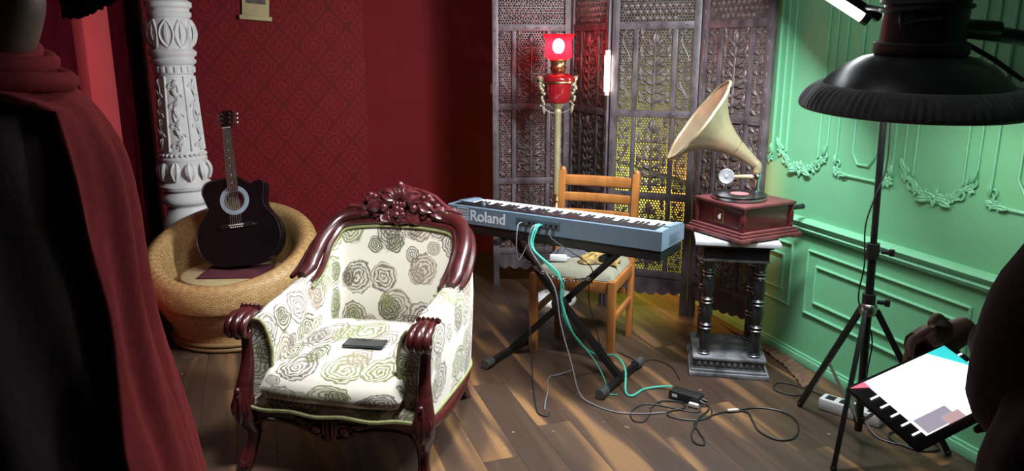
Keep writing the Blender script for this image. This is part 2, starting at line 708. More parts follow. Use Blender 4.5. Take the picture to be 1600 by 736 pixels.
# two hangings of wallpaper, the damask one standing proud at the seam
g = G().box(((-.65 + .79) / 2, YB + .004, ZC / 2), (.79 + .65, .012, ZC))
wp = g.build('wallpaper_sheet', 'damask', wb, smooth=0)
wp['label'] = 'red damask wallpaper sheet'
g = G().box(((.79 + XG) / 2, YB + .008, ZC / 2), (XG - .79, .008, ZC))
wp2 = g.build('wallpaper_sheet', 'wall_red', wb, smooth=0)
wp2['label'] = 'plain red wallpaper sheet'
g = G().box((XG + .06, (YB + YF) / 2, ZC / 2), (.12, YB - YF + .2, ZC))
wg = struct(g.build('wall_right', 'green_paint', smooth=0), 'mint green wall with plaster mouldings')
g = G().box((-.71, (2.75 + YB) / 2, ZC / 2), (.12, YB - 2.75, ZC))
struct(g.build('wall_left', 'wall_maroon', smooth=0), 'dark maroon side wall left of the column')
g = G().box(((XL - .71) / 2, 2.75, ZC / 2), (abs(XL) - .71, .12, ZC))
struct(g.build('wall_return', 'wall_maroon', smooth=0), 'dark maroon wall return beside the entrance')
g = G().box((XL - .06, (2.75 + YF) / 2, ZC / 2), (.12, 2.75 - YF, ZC))
struct(g.build('wall_entrance', 'wall_dark', smooth=0), 'dark wall left of the photographer')
g = G().box(((XL + XG) / 2, YF - .06, ZC / 2), (XG - XL + .2, .12, ZC))
struct(g.build('wall_front', 'wall_dark', smooth=0), 'dark wall behind the photographer')
# left wall: lit strip painted bright red, corner shadow built as a dark strip
g = G().box((-.635, 3.93, ZC / 2), (.05, .66, ZC), bev=.006)
struct(g.build('trim_1', 'painted_lit_red'), 'side wall strip painted bright red for the light on it')  # not a separate trim: lit strip of the left wall
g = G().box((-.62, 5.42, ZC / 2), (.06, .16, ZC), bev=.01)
struct(g.build('trim_2', 'dark_subfloor_and_shade'), 'black strip painting the corner shade behind the white column')  # not a real trim: corner shadow built as a strip

# green wall mouldings
g = G()
prof = [(0, .665), (-.022, .675), (-.03, .69), (-.022, .70), (-.034, .712), (-.04, .725), (-.03, .737), (0, .742)]
n = len(prof)
g.add([(XG + a, YF, z) for a, z in prof] + [(XG + a, YB, z) for a, z in prof],
      [(i, i + 1, n + i + 1, n + i) for i in range(n - 1)] + [tuple(range(n)), tuple(range(n, 2 * n))[::-1]])
struct(g.build('trim_3', 'green_trim', smooth=30), 'green chair rail running along the green wall')
g = G().box((XG - .008, (YB + YF) / 2, .022), (.02, YB - YF, .044), bev=.004)
g.box((XG - .004, (YB + YF) / 2, .05), (.012, YB - YF, .014), bev=.003)
struct(g.build('baseboard_right', 'green_trim'), 'low green baseboard of the green wall')

XM = XG - .004


def mould(g, pts, r=.0075, closed=False):
    g.tube([(XM, y, z) for y, z in pts], r, 6, closed=closed, up=(1, 0, 0))
    return g


def rect(y0, y1, z0, z1):
    return [(y0, z0), (y1, z0), (y1, z1), (y0, z1)]


tn = 4
for (y0, y1) in ((3.96, 3.10), (2.98, 2.07), (1.95, 1.04)):
    g = G()
    for (a, b2, c, d) in ((y0, y1, .272, .588), (y0 - .062, y1 + .062, .338, .52)):
        q = rect(a, b2, c, d)
        for i in range(4):
            mould(g, [q[i], q[(i + 1) % 4]])
        for p in q:
            g.ball((XM, *p), .0075, 6, 4)
    struct(g.build('trim_%d' % tn, 'green_trim'), 'double rectangular plaster moulding under the chair rail')
    tn += 1


def rosette(g, y, z, s=1.0, seed=0):
    rnd = random.Random(seed)
    g.ball((XM, y, z), (.014 * s, .012 * s, .012 * s), 7, 5)
    for k in range(6):
        a = TAU * k / 6 + rnd.random()
        g.leaf((XM, y, z), (XM - .004, y + .034 * s * math.cos(a), z + .034 * s * math.sin(a)), .011 * s, (-1, 0, 0), .3)


def scrollet(g, y, z, d, s=1.0):
    pts = []
    for k in range(12):
        t = k / 11
        a = t * TAU * 1.1
        rr = .032 * s * (1 - t * .8)
        pts.append((XM - .003, y + d * (.03 * s - rr * math.cos(a)), z + rr * math.sin(a)))
    g.tube(pts, [.007 * s * (1 - .5 * k / 11) for k in range(12)], 5)


TOP = 2.45
for k in range(-1, 3):
    yb = 3.27 - .80 * k        # swag-bottomed frame
    y0, y1 = yb, yb - .345
    yc = (y0 + y1) / 2
    g = G()
    for yy, z0 in ((y0, 1.07), (y1, 1.07), (y0 - .055, 1.045), (y1 + .055, 1.045)):
        mould(g, [(yy, z0), (yy, TOP)], .006)
    mould(g, [(y0, TOP), (y1, TOP)])
    sw = spline([(0, y0, 1.06), (0, y0 - .05, 1.02), (0, y0 - .11, .975), (0, yc, .958), (0, y1 + .11, .975), (0, y1 + .05, 1.02), (0, y1, 1.06)], 5)
    mould(g, [(p.y, p.z) for p in sw], .009)
    t = struct(g.build('trim_%d' % tn, 'green_trim'), 'tall plaster wall frame with a garland swag at its foot')
    tn += 1
    o = G()
    rosette(o, yc, .978, 1.15, k)
    for sgn in (1, -1):
        for (dy, z, s_) in ((.05, .975, .9), (.09, .99, .75), (.155, 1.035, .7)):
            rosette(o, yc + sgn * dy, z, s_, k + int(dy * 100))
        scrollet(o, yc + sgn * .09, 1.0, sgn, .9)
        scrollet(o, yc + sgn * .14, 1.055, sgn, .8)
        o.leaf((XM, yc + sgn * .15, 1.05), (XM - .01, yc + sgn * .178, 1.11), .014, (-1, 0, 0))
        o.leaf((XM, yc + sgn * .02, .965), (XM - .01, yc + sgn * .085, .955), .014, (-1, 0, 0))
    o.build('garland', 'green_trim', t)
    # straight frame with chamfered inner moulding
    y0, y1 = yb - .41, yb - .745
    g = G()
    for q in ([(y0, TOP), (y0, 1.03)], [(y1, TOP), (y1, 1.03)], [(y0 - .04, .988), (y1 + .04, .988)], [(y0, TOP), (y1, TOP)]):
        mould(g, q, .0075)
    i0, i1 = y0 - .10, y1 + .10
    mould(g, [(i0, TOP - .06), (i0, 1.10), (i0 - .035, 1.048), (i1 + .035, 1.048), (i1, 1.10), (i1, TOP - .06)], .0065)
    t = struct(g.build('trim_%d' % tn, 'green_trim'), 'tall plaster wall frame with straight foot and leaf corners')
    tn += 1
    o = G()
    for yy, sgn in ((y0, -1), (y1, 1)):
        rosette(o, yy + sgn * .012, 1.0, .8, k)
        rosette(o, yy + sgn * .036, .992, .6, k + 3)
        scrollet(o, yy, 1.035, sgn, .6)
        o.leaf((XM, yy, 1.02), (XM - .008, yy, 1.075), .012, (-1, 0, 0))
        o.leaf((XM, yy + sgn * .03, .99), (XM - .008, yy + sgn * .085, .99), .012, (-1, 0, 0))
    o.build('corner_leaf', 'green_trim', t)

# ------------------------------------------------------------------ ceiling panel light (out of frame, above the set)
t = thing('unseen_ceiling_light', 'unseen square white panel light on the ceiling above the armchair', 'light', (.75, 1.95, ZC))
G().box((0, 0, -.05), (.66, .66, .1), bev=.01).build('housing', 'black_metal', t)
G().box((0, 0, -.105), (.6, .6, .008)).build('diffuser', 'unseen_ceiling_glow', t, smooth=0)

# ------------------------------------------------------------------ upholstered armchair
def armchair():
    t = thing('armchair', 'carved mahogany armchair upholstered in cream fabric with green and grey roses', 'armchair', (.209, 2.642, 0), R(-31))
    half = [(-.338, .022), (-.348, .18), (-.356, .34), (-.360, .50), (-.346, .62), (-.285, .70), (-.15, .735), (0, .742)]
    Hh = [.585, .602, .612, .640, .728, .790, .808, .812]
    Th = [.078, .085, .09, .09, .072, .066, .07, .07]
    Ln = [0, 0, 0, .12, .6, .9, 1, 1]
    full = half + [(-x, y) for x, y in half[-2::-1]]
    H = Hh + Hh[-2::-1]
    T = Th + Th[-2::-1]
    W = Ln + Ln[-2::-1]
    K = 6
    pl = spline([(x, y, 0) for x, y in full], K)
    H, T, W = lerp_list(H, K), lerp_list(T, K), lerp_list(W, K)
    n = len(pl)
    nr, arc = [], [0]
    for i in range(n):
        d = (pl[min(i + 1, n - 1)] - pl[max(i - 1, 0)]).normalized()
        nr.append(Vector((d.y, -d.x, 0)))      # points inward
        if i:
            arc.append(arc[-1] + (pl[i] - pl[i - 1]).length)

    def pt(i, d, z):
        p = pl[i] + nr[i] * d
        ln = W[i] * .08 * max(0, (z - .40)) / .5
        return Vector((p.x, p.y + ln, z))

    def section(i):
        h, q = H[i], T[i]
        mid = .36 + (h - .36) * .5
        return [(q * 1.0, .27), (q * 1.12, .36), (q * 1.22, mid), (q * 1.1, h - .06), (q * .95, h - .022), (q * .72, h + .002), (q * .42, h + .006),
                (q * .14, h - .006), (-.004, h - .04), (-.012, mid), (-.006, .34), (0, .235)]

    def shell(i0, i1, name):
        g = G()
        ns = 12
        vs, us = [], []
        for i in range(i0, i1 + 1):
            sec = section(i)
            acc = 0
            for k, (d, z) in enumerate(sec):
                if k:
                    acc += math.hypot(d - sec[k - 1][0], z - sec[k - 1][1])
                vs.append(pt(i, d, z))
                us.append((arc[i], acc - .1))
        m = i1 - i0
        fs = [(a * ns + k, a * ns + k + 1, (a + 1) * ns + k + 1, (a + 1) * ns + k) for a in range(m) for k in range(ns - 1)]
        g.add(vs, fs, us)
        for ii, flip in ((0, False), (n - 1, True)):
            if ii in (i0, i1):
                sec = section(ii)
                g.add([pt(ii, d, z) for d, z in sec], [tuple(range(ns))], [(d + .21, z) for d, z in sec])
        return g.build(name, 'rose_fabric', t, smooth=60)

    a0, a1 = 3 * K, n - 1 - 3 * K
    shell(0, a0, 'arm_pad')
    shell(a1, n - 1, 'arm_pad')
    shell(a0, a1, 'backrest')
    # piping round the arm fronts and outer bottom edge
    g = G()
    g.tube([pt(i, 0, .232) + Vector((0, 0, 0)) for i in range(n)], .008, 6)
    for i, sg in ((0, -1), (n - 1, 1)):
        sec = section(i)
        g.tube([pt(i, d, z) + Vector((0, -.004, 0)) for d, z in sec], .007, 6)
    g.build('piping', 'piping', t)
    # wooden back frame
    g = G()
    path, fr, bk = [], [], []
    for i in range(a0 - 3, a1 + 4):
        up_ = .012 + (.012 if a0 < i < a1 else 0)
        path.append(pt(i, T[i] * .42, H[i] + up_))
        fr.append(pt(i, T[i] * .95, H[i] - .004))
        bk.append(pt(i, -.006, H[i] + .006))
    m = len(path)
    rad = [.032 * min(1, .62 + .13 * min(j, m - 1 - j)) for j in range(m)]
    g.tube(path, rad, 10)
    g.tube(fr, [q * .42 for q in rad], 7)
    g.tube(bk, [q * .5 for q in rad], 7)
    g.build('back_frame', 'mahogany', t, smooth=50)
    g = G()
    g.tube([pt(i, T[i] * 1.06, H[i] - .022) for i in range(a0 - 4, a1 + 5)], .006, 6)
    g.build('piping', 'piping', t)
    # carved crest
    cr = G()
    leaf0 = cr.leaf
    cr.leaf = lambda b_, t_, w_, n_, c_=.3, **k: leaf0(b_, t_, w_ * 1.45, n_, c_ * 1.25, ridge=.34, **k)
    Y0 = .756
    s = .00036

    def c2(px, py, dy=0):      # crest plan: x across, z up
        return Vector(((px - 885) * s, Y0 + dy * 1.5 + .02 * abs(px - 885) / 700, 1.0 - py * s * .94))
    cr.add(*(lambda pts: ([(p.x, Y0 + .018 + d, p.z) for d in (0, .03) for p in pts],
                          [tuple(range(len(pts))), tuple(range(len(pts), 2 * len(pts)))[::-1]] +
                          [(i, (i + 1) % len(pts), len(pts) + (i + 1) % len(pts), len(pts) + i) for i in range(len(pts))]))(
        [c2(*p) for p in ((140, 450), (330, 360), (470, 230), (640, 160), (790, 130), (885, 90), (980, 130), (1130, 160), (1300, 230), (1440, 360), (1630, 450),
                          (1560, 520), (1300, 480), (1100, 520), (885, 560), (670, 520), (470, 480), (210, 520))]))
    f = (0, -1, .25)
    cr.ball(c2(885, 92), (.016, .014, .02))
    for sg in (1, -1):
        def q(px, py, dy=0, sg=sg):
            return c2(885 + sg * (px - 885), py, dy)
        cr.leaf(q(885, 310), q(930, 100), .02, f, .3)
        cr.leaf(q(895, 300), q(1010, 130), .022, f, .35)
        cr.leaf(q(905, 290), q(1130, 200), .026, f, .4)
        cr.leaf(q(920, 300), q(1120, 290), .02, f, .4)
        cr.ball(q(1240, 270, -.012), (.028, .02, .026))
        for k in range(5):
            a = TAU * k / 5
            cr.ball(q(1240 + 55 * math.cos(a), 270 + 55 * math.sin(a), -.018), (.015, .012, .013), 8, 5)
        cr.ball(q(1340, 350, -.005), (.016, .014, .014))
        cr.ball(q(1075, 375, -.02), (.021, .02, .021))
        # scroll round the ball
        pts = [q(1075 + (80 + 12 * k) * math.cos(a), 385 + (70 + 9 * k) * math.sin(a), -.018) for k, a in [(k, -2.4 + k * .42) for k in range(9)]]
        cr.tube(pts, [.004 + .0012 * k for k in range(9)], 6)
        cr.leaf(q(1120, 300, -.01), q(1300, 420, -.012), .024, f, .4)
        cr.leaf(q(1000, 560, -.012), q(1120, 450, -.012), .03, f, .3)
        cr.leaf(q(930, 590, -.012), q(1010, 430, -.012), .022, f, .3)
        cr.leaf(q(1240, 430, -.008), q(1480, 480, -.004), .024, f, .3, lobes=5)
        cr.leaf(q(1330, 400, -.004), q(1640, 470, .006), .016, f, .25, lobes=5)
        pts = [q(1290 + (30 + 8 * k) * math.cos(a), 545 + (25 + 7 * k) * math.sin(a), -.012) for k, a in [(k, 3.6 - k * .5) for k in range(9)]]
        cr.tube(pts, [.009 - .0004 * k for k in range(9)], 6)
        cr.leaf(q(1200, 470, -.008), q(1230, 610, -.01), .018, f, .3)
        cr.ball(q(1120, 560, -.014), .009, 7, 5)
    for k in range(6):
        a = TAU * k / 6 + .3
        cr.ball(c2(870 + 62 * math.cos(a), 450 + 62 * math.sin(a), -.022), (.018, .01, .018), 8, 5)
    cr.ball(c2(870, 450, -.03), .014, 8, 6)
    cr.leaf(c2(885, 480, -.012), c2(870, 600, -.016), .03, f, .3)
    for k in range(4):
        cr.ball(c2(885 + (k - 1.5) * 45, 330, -.016), (.012, .012, .016), 7, 5)
    cro = cr.build('carved_crest', 'mahogany_crest', t, smooth=60)
    cro['label'] = 'carved flower and leaf crest'
    # front legs that run up as arm supports
    for sg in (-1, 1):
        g = G()
        ctl = [(-.350, -.03, .012), (-.352, -.025, .04), (-.340, -.002, .09), (-.335, .012, .15), (-.345, -.012, .215), (-.352, -.018, .27), (-.350, -.01, .32), (-.344, .012, .40), (-.343, .028, .48), (-.345, .03, .55), (-.345, .03, .60)]
        rr = [.016, .026, .021, .027, .040, .041, .034, .026, .023, .027, .022]
        pts = spline([(-sg * x, y, z) for x, y, z in ctl], 4)
        rad = lerp_list(rr, 4)
        g.tube(pts, rad, 12)
        leg = g.build('leg', 'mahogany', t, smooth=60)
        g = G()
        g.ball((sg * .352, -.042, .024), (.024, .022, .024))
        for dx in (-.014, .014):
            g.tube([(sg * .352 + dx, -.055, .03), (sg * .35 + dx, -.04, .06), (sg * .343 + dx, -.02, .10)], [.01, .009, .004], 6)
        g.build('scroll_foot', 'mahogany', leg)
        # carved knee
        g = G()
        x = sg * .352
        g.leaf((x, -.045, .335), (x, -.052, .20), .024, (0, -1, 0), .2)
        g.ball((x, -.055, .335), .012, 8, 6)
        g.leaf((x - .02, -.04, .30), (x - .026, -.048, .23), .014, (-.5, -1, 0), .2)
        g.leaf((x + .02, -.04, .30), (x + .026, -.048, .23), .014, (.5, -1, 0), .2)
        for k in range(3):
            g.ball((x, -.058 + .002 * k, .305 - .03 * k), (.007, .006, .011), 7, 5)
        g.build('knee_carving', 'mahogany', leg)
        # curled hand rest in three ridges
        hr = G()
        for dx, r_ in ((-.022, .0145), (0, .0185), (.022, .0145)):
            a = [(0, .085, .602), (0, .045, .607), (0, .0, .604), (0, -.033, .588), (0, -.043, .562), (0, -.028, .540), (0, -.005, .537), (0, .006, .55)]
            hr.tube([(sg * .345 + dx * (1 + .3 * (p.y < .02)), p.y, p.z) for p in spline(a, 3)], lerp_list([r_ * .6, r_, r_ * 1.1, r_ * 1.1, r_ * 1.05, r_ * .9, r_ * .7, r_ * .35], 3), 8)
        hr.build('hand_rest', 'mahogany', t, smooth=60)
        g = G()
        for k in range(5):
            g.ball((sg * .345 - .034 + .017 * k, .075, .622), .0075, 7, 5)
        g.box((sg * .345, .077, .612), (.088, .022, .014), bev=.004)
        g.build('beaded_cuff', 'mahogany', t)
        # back leg
        g = G()
        pts = spline([(sg * .27, .66, .26), (sg * .275, .68, .15), (sg * .285, .73, .04), (sg * .29, .75, 0)], 4)
        g.tube(pts, lerp_list([.03, .026, .02, .022], 4), 8)
        g.build('leg', 'mahogany', t)
        # side rail
        g = G()
        g.tube(spline([(sg * .345, .02, .225), (sg * .362, .2, .205), (sg * .36, .42, .20), (sg * .335, .6, .215), (sg * .27, .68, .225)], 5), .024, 8, flat=.7)
        g.build('side_rail', 'mahogany', t)
    # scalloped front rail
    g = G()
    top = [(-.33 + .66 * k / 28, .262) for k in range(29)]
    bot = []
    for k in range(29):
        x = -.33 + .66 * k / 28
        u = abs(x) / .33
        z = .205 - .045 * math.exp(-(u / .32) ** 2) + .012 * math.sin(PI * u) - .03 * max(0, u - .82) / .18
        bot.append((x, z))
    for k in range(28):
        quad = [bot[k], bot[k + 1], top[k + 1], top[k]]
        g.prism(quad, 0, .035, lambda x, z, h: (x, -.012 + h - .02 * (1 - (x / .33) ** 2), z))
    g.tube([(x, -.016 - .02 * (1 - (x / .33) ** 2), z + .004) for x, z in bot], .007, 6)
    g.build('front_rail', 'mahogany', t, smooth=30)
    g = G()
    yy = -.036
    for sg in (-1, 1):
        g.ball((sg * .055, yy, .207), (.022, .012, .02))
        g.tube([(sg * (.055 + .03 * math.cos(a)), yy - .002, .207 + .026 * math.sin(a)) for a in [k * .5 for k in range(10)]], .005, 5)
        g.leaf((sg * .08, yy, .225), (sg * .14, yy + .002, .24), .014, (0, -1, 0), .2)
        g.leaf((sg * .085, yy, .205), (sg * .125, yy + .002, .205), .012, (0, -1, 0), .2)
        for k in range(2):
            g.tube([(sg * (.01 + .014 * k), yy, .245), (sg * (.01 + .014 * k), yy - .006, .2), (sg * (.006 + .006 * k), yy - .002, .168)], .007, 6)
    g.build('rail_carving', 'mahogany', t, smooth=60)
    # fabric border under the cushion
    g = G()

    def deck(u, v):
        x = -.31 + .62 * u
        a = v * PI * .5
        yf = -.014 - .02 * (1 - (x / .33) ** 2)
        return Vector((x, yf + .03 - .03 * math.cos(a) + max(0, v - .5) * .9, .258 + .045 * math.sin(a) + .004 * math.sin(u * 23)))
    g.grid(deck, 24, 10, lambda u, v: (.62 * u + .15, .1 * v))
    g.build('seat_border', 'rose_fabric', t, smooth=60)
    g = G()
    g.tube([(x, -.026 - .02 * (1 - (x / .33) ** 2), .262 + .005 * math.sin(x * 30)) for x in [-.315 + .63 * k / 24 for k in range(25)]], .008, 6)
    g.build('piping', 'piping', t)
    # plump seat cushion
    g = G()

    def cush(u, v):
        # v: 0 bottom front ... wraps over the top to the back
        x = (u - .5) * 2
        sx = math.copysign(abs(x) ** .9, x)
        yA, yB, z0, z1 = -.035, .60, .300, .395
        path = spline([(0, .02, z0), (0, yA + .012, z0 + .006), (0, yA - .004, z0 + .04), (0, yA + .012, z1 - .012), (0, yA + .06, z1 + .012), (0, .16, z1 + .026), (0, .32, z1 + .034), (0, .5, z1 + .024), (0, .585, z1 - .005), (0, yB, z0 + .04), (0, .57, z0)], 4)
        p = path[min(int(round(v * (len(path) - 1))), len(path) - 1)]
        k = max(0, abs(x) - .86) / .14
        e = math.sqrt(max(0, 1 - k * k))
        zc = (z0 + z1) / 2 - .005
        z = zc + (p.z - zc) * (.10 + .90 * e)
        bow = -.02 * (1 - x * x) if p.y < .2 else 0
        wx = .268 + .008 * math.sin(v * 3)
        return Vector((sx * wx, p.y + bow * (1 - max(0, p.y) / .2), z + .010 * (1 - x * x) * (p.z > z1)))
    g.grid(cush, 28, 40, lambda u, v: (.56 * u + .31, .9 * v + .03))
    g.build('seat_cushion', 'rose_fabric', t, smooth=70)
    return t


armchair()

# smartphone lying on the armchair
t = thing('smartphone', 'black smartphone lying on the armchair seat cushion', 'phone', (.355, 2.815, .4445), R(-31 + 4))
G().box((0, 0, 0), (.162, .076, .007), bev=.003).build('phone_body', 'phone_edge', t)
G().box((0, 0, .0038), (.156, .070, .001)).build('phone_screen', 'phone_glass', t)

# ------------------------------------------------------------------ wicker tub chair
WX, WY = -.15, 4.36
FD = R(-108.7)      # direction of its front, towards the camera


def rim_z(a):
    return .462 - .140 * math.cos(a - FD)


t = thing('wicker_chair', 'round honey coloured wicker tub chair in front of the white column', 'chair', (WX, WY, 0))


def wick(u, v):
    a = TAU * u
    rz = rim_z(a)
    # profile: outer foot, waist, flare, fat rolled rim, inside down to the seat well
    pr = [(.325, .0), (.33, .05), (.345, .11), (.385, rz * .48), (.428, rz * .70), (.453, rz - .07), (.462, rz - .015), (.448, rz + .04), (.408, rz + .066), (.362, rz + .05), (.335, rz + .0), (.325, rz - .07), (.305, rz * .5 + .08), (.285, .27)]
    n_ = len(pr) - 1
    f_ = v * n_
    i = min(int(f_), n_ - 1)
    q = f_ - i
    P = [Vector((*pr[max(0, min(n_, i + d))], 0)) for d in (-1, 0, 1, 2)]
    p = .5 * (2 * P[1] + (P[2] - P[0]) * q + (2 * P[0] - 5 * P[1] + 4 * P[2] - P[3]) * q * q + (3 * P[1] - P[0] - 3 * P[2] + P[3]) * q ** 3)
    return p, a


NU, NV = 240, 150


def wick3(u, v):
    p, a = wick(u, v)
    e = .0022 * math.sin(a * 60 + PI * (round(v * NV) % 2))
    r = p.x + e
    return Vector((r * math.cos(a), r * math.sin(a), p.y))


g = G()
g.grid(wick3, NU, NV, lambda u, v: (u * 240, v * 78))
g.build('woven_shell', 'wicker', t, smooth=80)
g = G()
for z, r in ((.018, .333), (.045, .337)):
    pts = [(r * math.cos(TAU * k / 48), r * math.sin(TAU * k / 48), z) for k in range(48)]
    g.tube(pts, .013, 8, closed=True)
g.build('foot_ring', 'wicker', t, smooth=80)
g = G()
g.lathe([(0, .25), (.285, .25), (.29, .27), (.0, .272)], 32)
g.build('seat_base', 'wicker', t)
g = G().lathe([(0, .2735), (.25, .2735), (.272, .29), (.280, .32), (.272, .35), (.24, .362), (0, .364)], 36)
tag(g.build('seat_cushion', 'cushion_cream', loc=(WX, WY, 0)), 'round cream cushion inside the wicker chair', 'cushion')


def foldcloth(u, v):
    x, y = (u - .5) * .36, (v - .5) * .24
    ez = max(0, abs(u - .5) - .42) / .08 + max(0, abs(v - .5) - .42) / .08
    return Vector((x, y, .014 - .010 * min(1, ez) ** 2 + .003 * math.sin(x * 40 + y * 25) * (ez < .5)))


g = G()
g.grid(foldcloth, 24, 16)
g.grid(lambda u, v: Vector(((u - .5) * .355, (v - .5) * .235, .002)), 4, 4)
tag(g.build('folded_cloth', 'maroon_cloth', loc=(WX + .02, WY - .075, .364), rot=(0, 0, R(-16))), 'maroon folded cloth under the guitar', 'cloth')


# ------------------------------------------------------------------ acoustic guitar
def guitar():
    t = thing('acoustic_guitar', 'black acoustic guitar with pale blue sound hole ring leaning in the wicker chair', 'guitar', (-.105, 4.262, .41))
    # local: x right, y out of the front (towards viewer is -y), z along the neck
    t.rotation_euler = Euler((R(-17), R(-7.5), R(-18.7)), 'XYZ')
    wmul = 1.10
    left = [(0, 0), (-.10, .006), (-.175, .05), (-.208, .135), (-.198, .22), (-.155, .285), (-.138, .325), (-.150, .375), (-.160, .42), (-.14, .463), (-.09, .478), (-.03, .479)]
    right = [(.03, .476), (.055, .455), (.085, .434), (.115, .446), (.142, .444), (.150, .41), (.14, .355), (.142, .315), (.16, .28), (.198, .22), (.208, .135), (.175, .05), (.10, .006)]
    out = spline([(x * wmul, 0, z) for x, z in left + right], 4, closed=True)
    poly = [(p.x, p.z) for p in out]
    D_ = .105
    g = G()
    n = len(poly)
    # sides with slightly rounded edges
    rings = [(0.985, 0), (1, .006), (1, D_ - .006), (.985, D_)]
    cx, cz = 0, .24
    vs = [(cx + (x - cx) * s_, y, cz + (z - cz) * s_) for s_, y in rings for x, z in poly]
    fs = [(j * n + i, j * n + (i + 1) % n, (j + 1) * n + (i + 1) % n, (j + 1) * n + i) for j in range(3) for i in range(n)]
    fs.append(tuple(3 * n + i for i in range(n)))
    # front plate with a round sound hole: bridge outline ring to hole ring
    hz, hr = .355, .052
    ho = len(vs)
    for i in range(n):
        x, z = poly[i]
        a = math.atan2(z - hz, x)
        vs.append((hr * math.cos(a), 0, hz + hr * math.sin(a)))
    fs += [(i, (i + 1) % n, ho + (i + 1) % n, ho + i) for i in range(n)]
    g.add(vs, fs)
    body = g.build('guitar_body', 'black_lacquer', t, smooth=35)
    g = G()
    vs = [(.08 * math.cos(TAU * k / 32), .05, hz + .08 * math.sin(TAU * k / 32)) for k in range(32)]
    g.add(vs, [tuple(range(32))])
    g.tube([(hr * math.cos(TAU * k / 32), .003, hz + hr * math.sin(TAU * k / 32)) for k in range(32)], .003, 6, closed=True)
    g.build('sound_hole', 'hole_inside', body)
    g = G()
    for r0, r1, dy in ((.056, .080, -.0015),):
        vs = [(r * math.cos(TAU * k / 40), y, hz + r * math.sin(TAU * k / 40)) for r, y in ((r0, 0), (r0, dy), (r1, dy), (r1, 0)) for k in range(40)]
        g.add(vs, [(j * 40 + k, j * 40 + (k + 1) % 40, (j + 1) * 40 + (k + 1) % 40, (j + 1) * 40 + k) for j in range(3) for k in range(40)])
    ro = g.build('sound_hole_ring', 'rosette', body)
    ro['label'] = 'pale blue ring round the sound hole'
    g = G()
    for z, p in ((0, None),):
        pts = [(x * 1.002, 0.0, .25 + (z_ - .25) * 1.002) for x, z_ in poly]
        g.tube(pts, .0025, 5, closed=True)
    g.build('binding', 'guitar_side', body)
    g = G().box((0, -.006, .215), (.17, .012, .028), bev=.004)
    g.tube([(-.11, -.004, .212), (-.085, -.006, .215)], [.004, .013], 6)
    g.tube([(.11, -.004, .212), (.085, -.006, .215)], [.004, .013], 6)
    br = g.build('bridge', 'guitar_side', t)
    g = G().box((0, -.0145, .219), (.082, .006, .005), bev=.001)
    g.build('saddle', 'ivory', br)
    for k in range(6):
        G().ball((-.03 + .012 * k, -.013, .207), .0042, 6, 4).build('bridge_pin', 'ivory', br)
    # neck and fretboard
    g = G()
    g.prism([(-.027, -.004), (.027, -.004), (.024, .012), (.0, .022), (-.024, .012)], .455, .755, lambda x, y, h: (x * (1 - .22 * (h - .455) / .300), y, h))
    nk = g.build('neck', 'fret_wood', t, smooth=40)
    g = G()
    g.prism([(-.0285, -.011), (.0285, -.011), (.0285, -.003), (-.0285, -.003)], .41, .753, lambda x, y, h: (x * (1 - .24 * (h - .41) / .343), y, h))
    fb = g.build('fretboard', 'fret_wood', t, smooth=0)
    for k in range(1, 20):
        z = .219 + (.753 - .219) / 2 ** (k / 12)
        if z < .415:
            break
        w_ = .0285 * (1 - .24 * (z - .41) / .343)
        G().tube([(-w_, -.0115, z), (w_, -.0115, z)], .0012, 5).build('fret', 'string_metal', fb)
    for k in (3, 5, 7, 9, 12, 15):
        z = .219 + (.753 - .219) / 2 ** ((k - .5) / 12)
        G().ball((0, -.0112, z), (.0032, .0008, .0032), 7, 4).build('fret_dot', 'ivory', fb)
    G().box((0, -.012, .755), (.044, .008, .005)).build('nut', 'ivory', t)
    g = G()
    hp = [(-.024, .756), (.024, .756), (.034, .780), (.036, .842), (.022, .860), (.0, .854), (-.022, .860), (-.036, .842), (-.034, .780)]
    g.prism(hp, -.006, .010, lambda x, z, h: (x, h + (z - .756) * .22, z))
    hd = g.build('headstock', 'guitar_side', t, smooth=0)
    for k in range(3):
        for sg in (-1, 1):
            z = .784 + .025 * k
            y = (z - .756) * .22
            g = G().tube([(sg * .022, y - .018, z), (sg * .022, y - .004, z)], .004, 7)
            g.tube([(sg * .034, y + .006, z), (sg * .046, y + .006, z)], .003, 6)
            g.ball((sg * .053, y + .006, z), (.008, .005, .01), 8, 6)
            g.build('tuning_peg', 'steel', hd)
    for k in range(6):
        x = -.030 + .012 * k
        xn = -.0185 + .0074 * k
        G().tube([(x, -.0145, .219), (xn, -.0165, .755)], .0006, 4).build('string', 'string_metal', t)
    # loose string ends
    g = G()
    g.tube(spline([(-.022, -.012, .83), (-.05, -.03, .855), (-.08, -.03, .925)], 4), .0008, 4)
    g.tube(spline([(-.022, -.012, .805), (-.06, -.03, .825), (-.1, -.03, .835)], 4), .0008, 4)
    g.build('string_end', 'steel', t)
    return t


guitar()


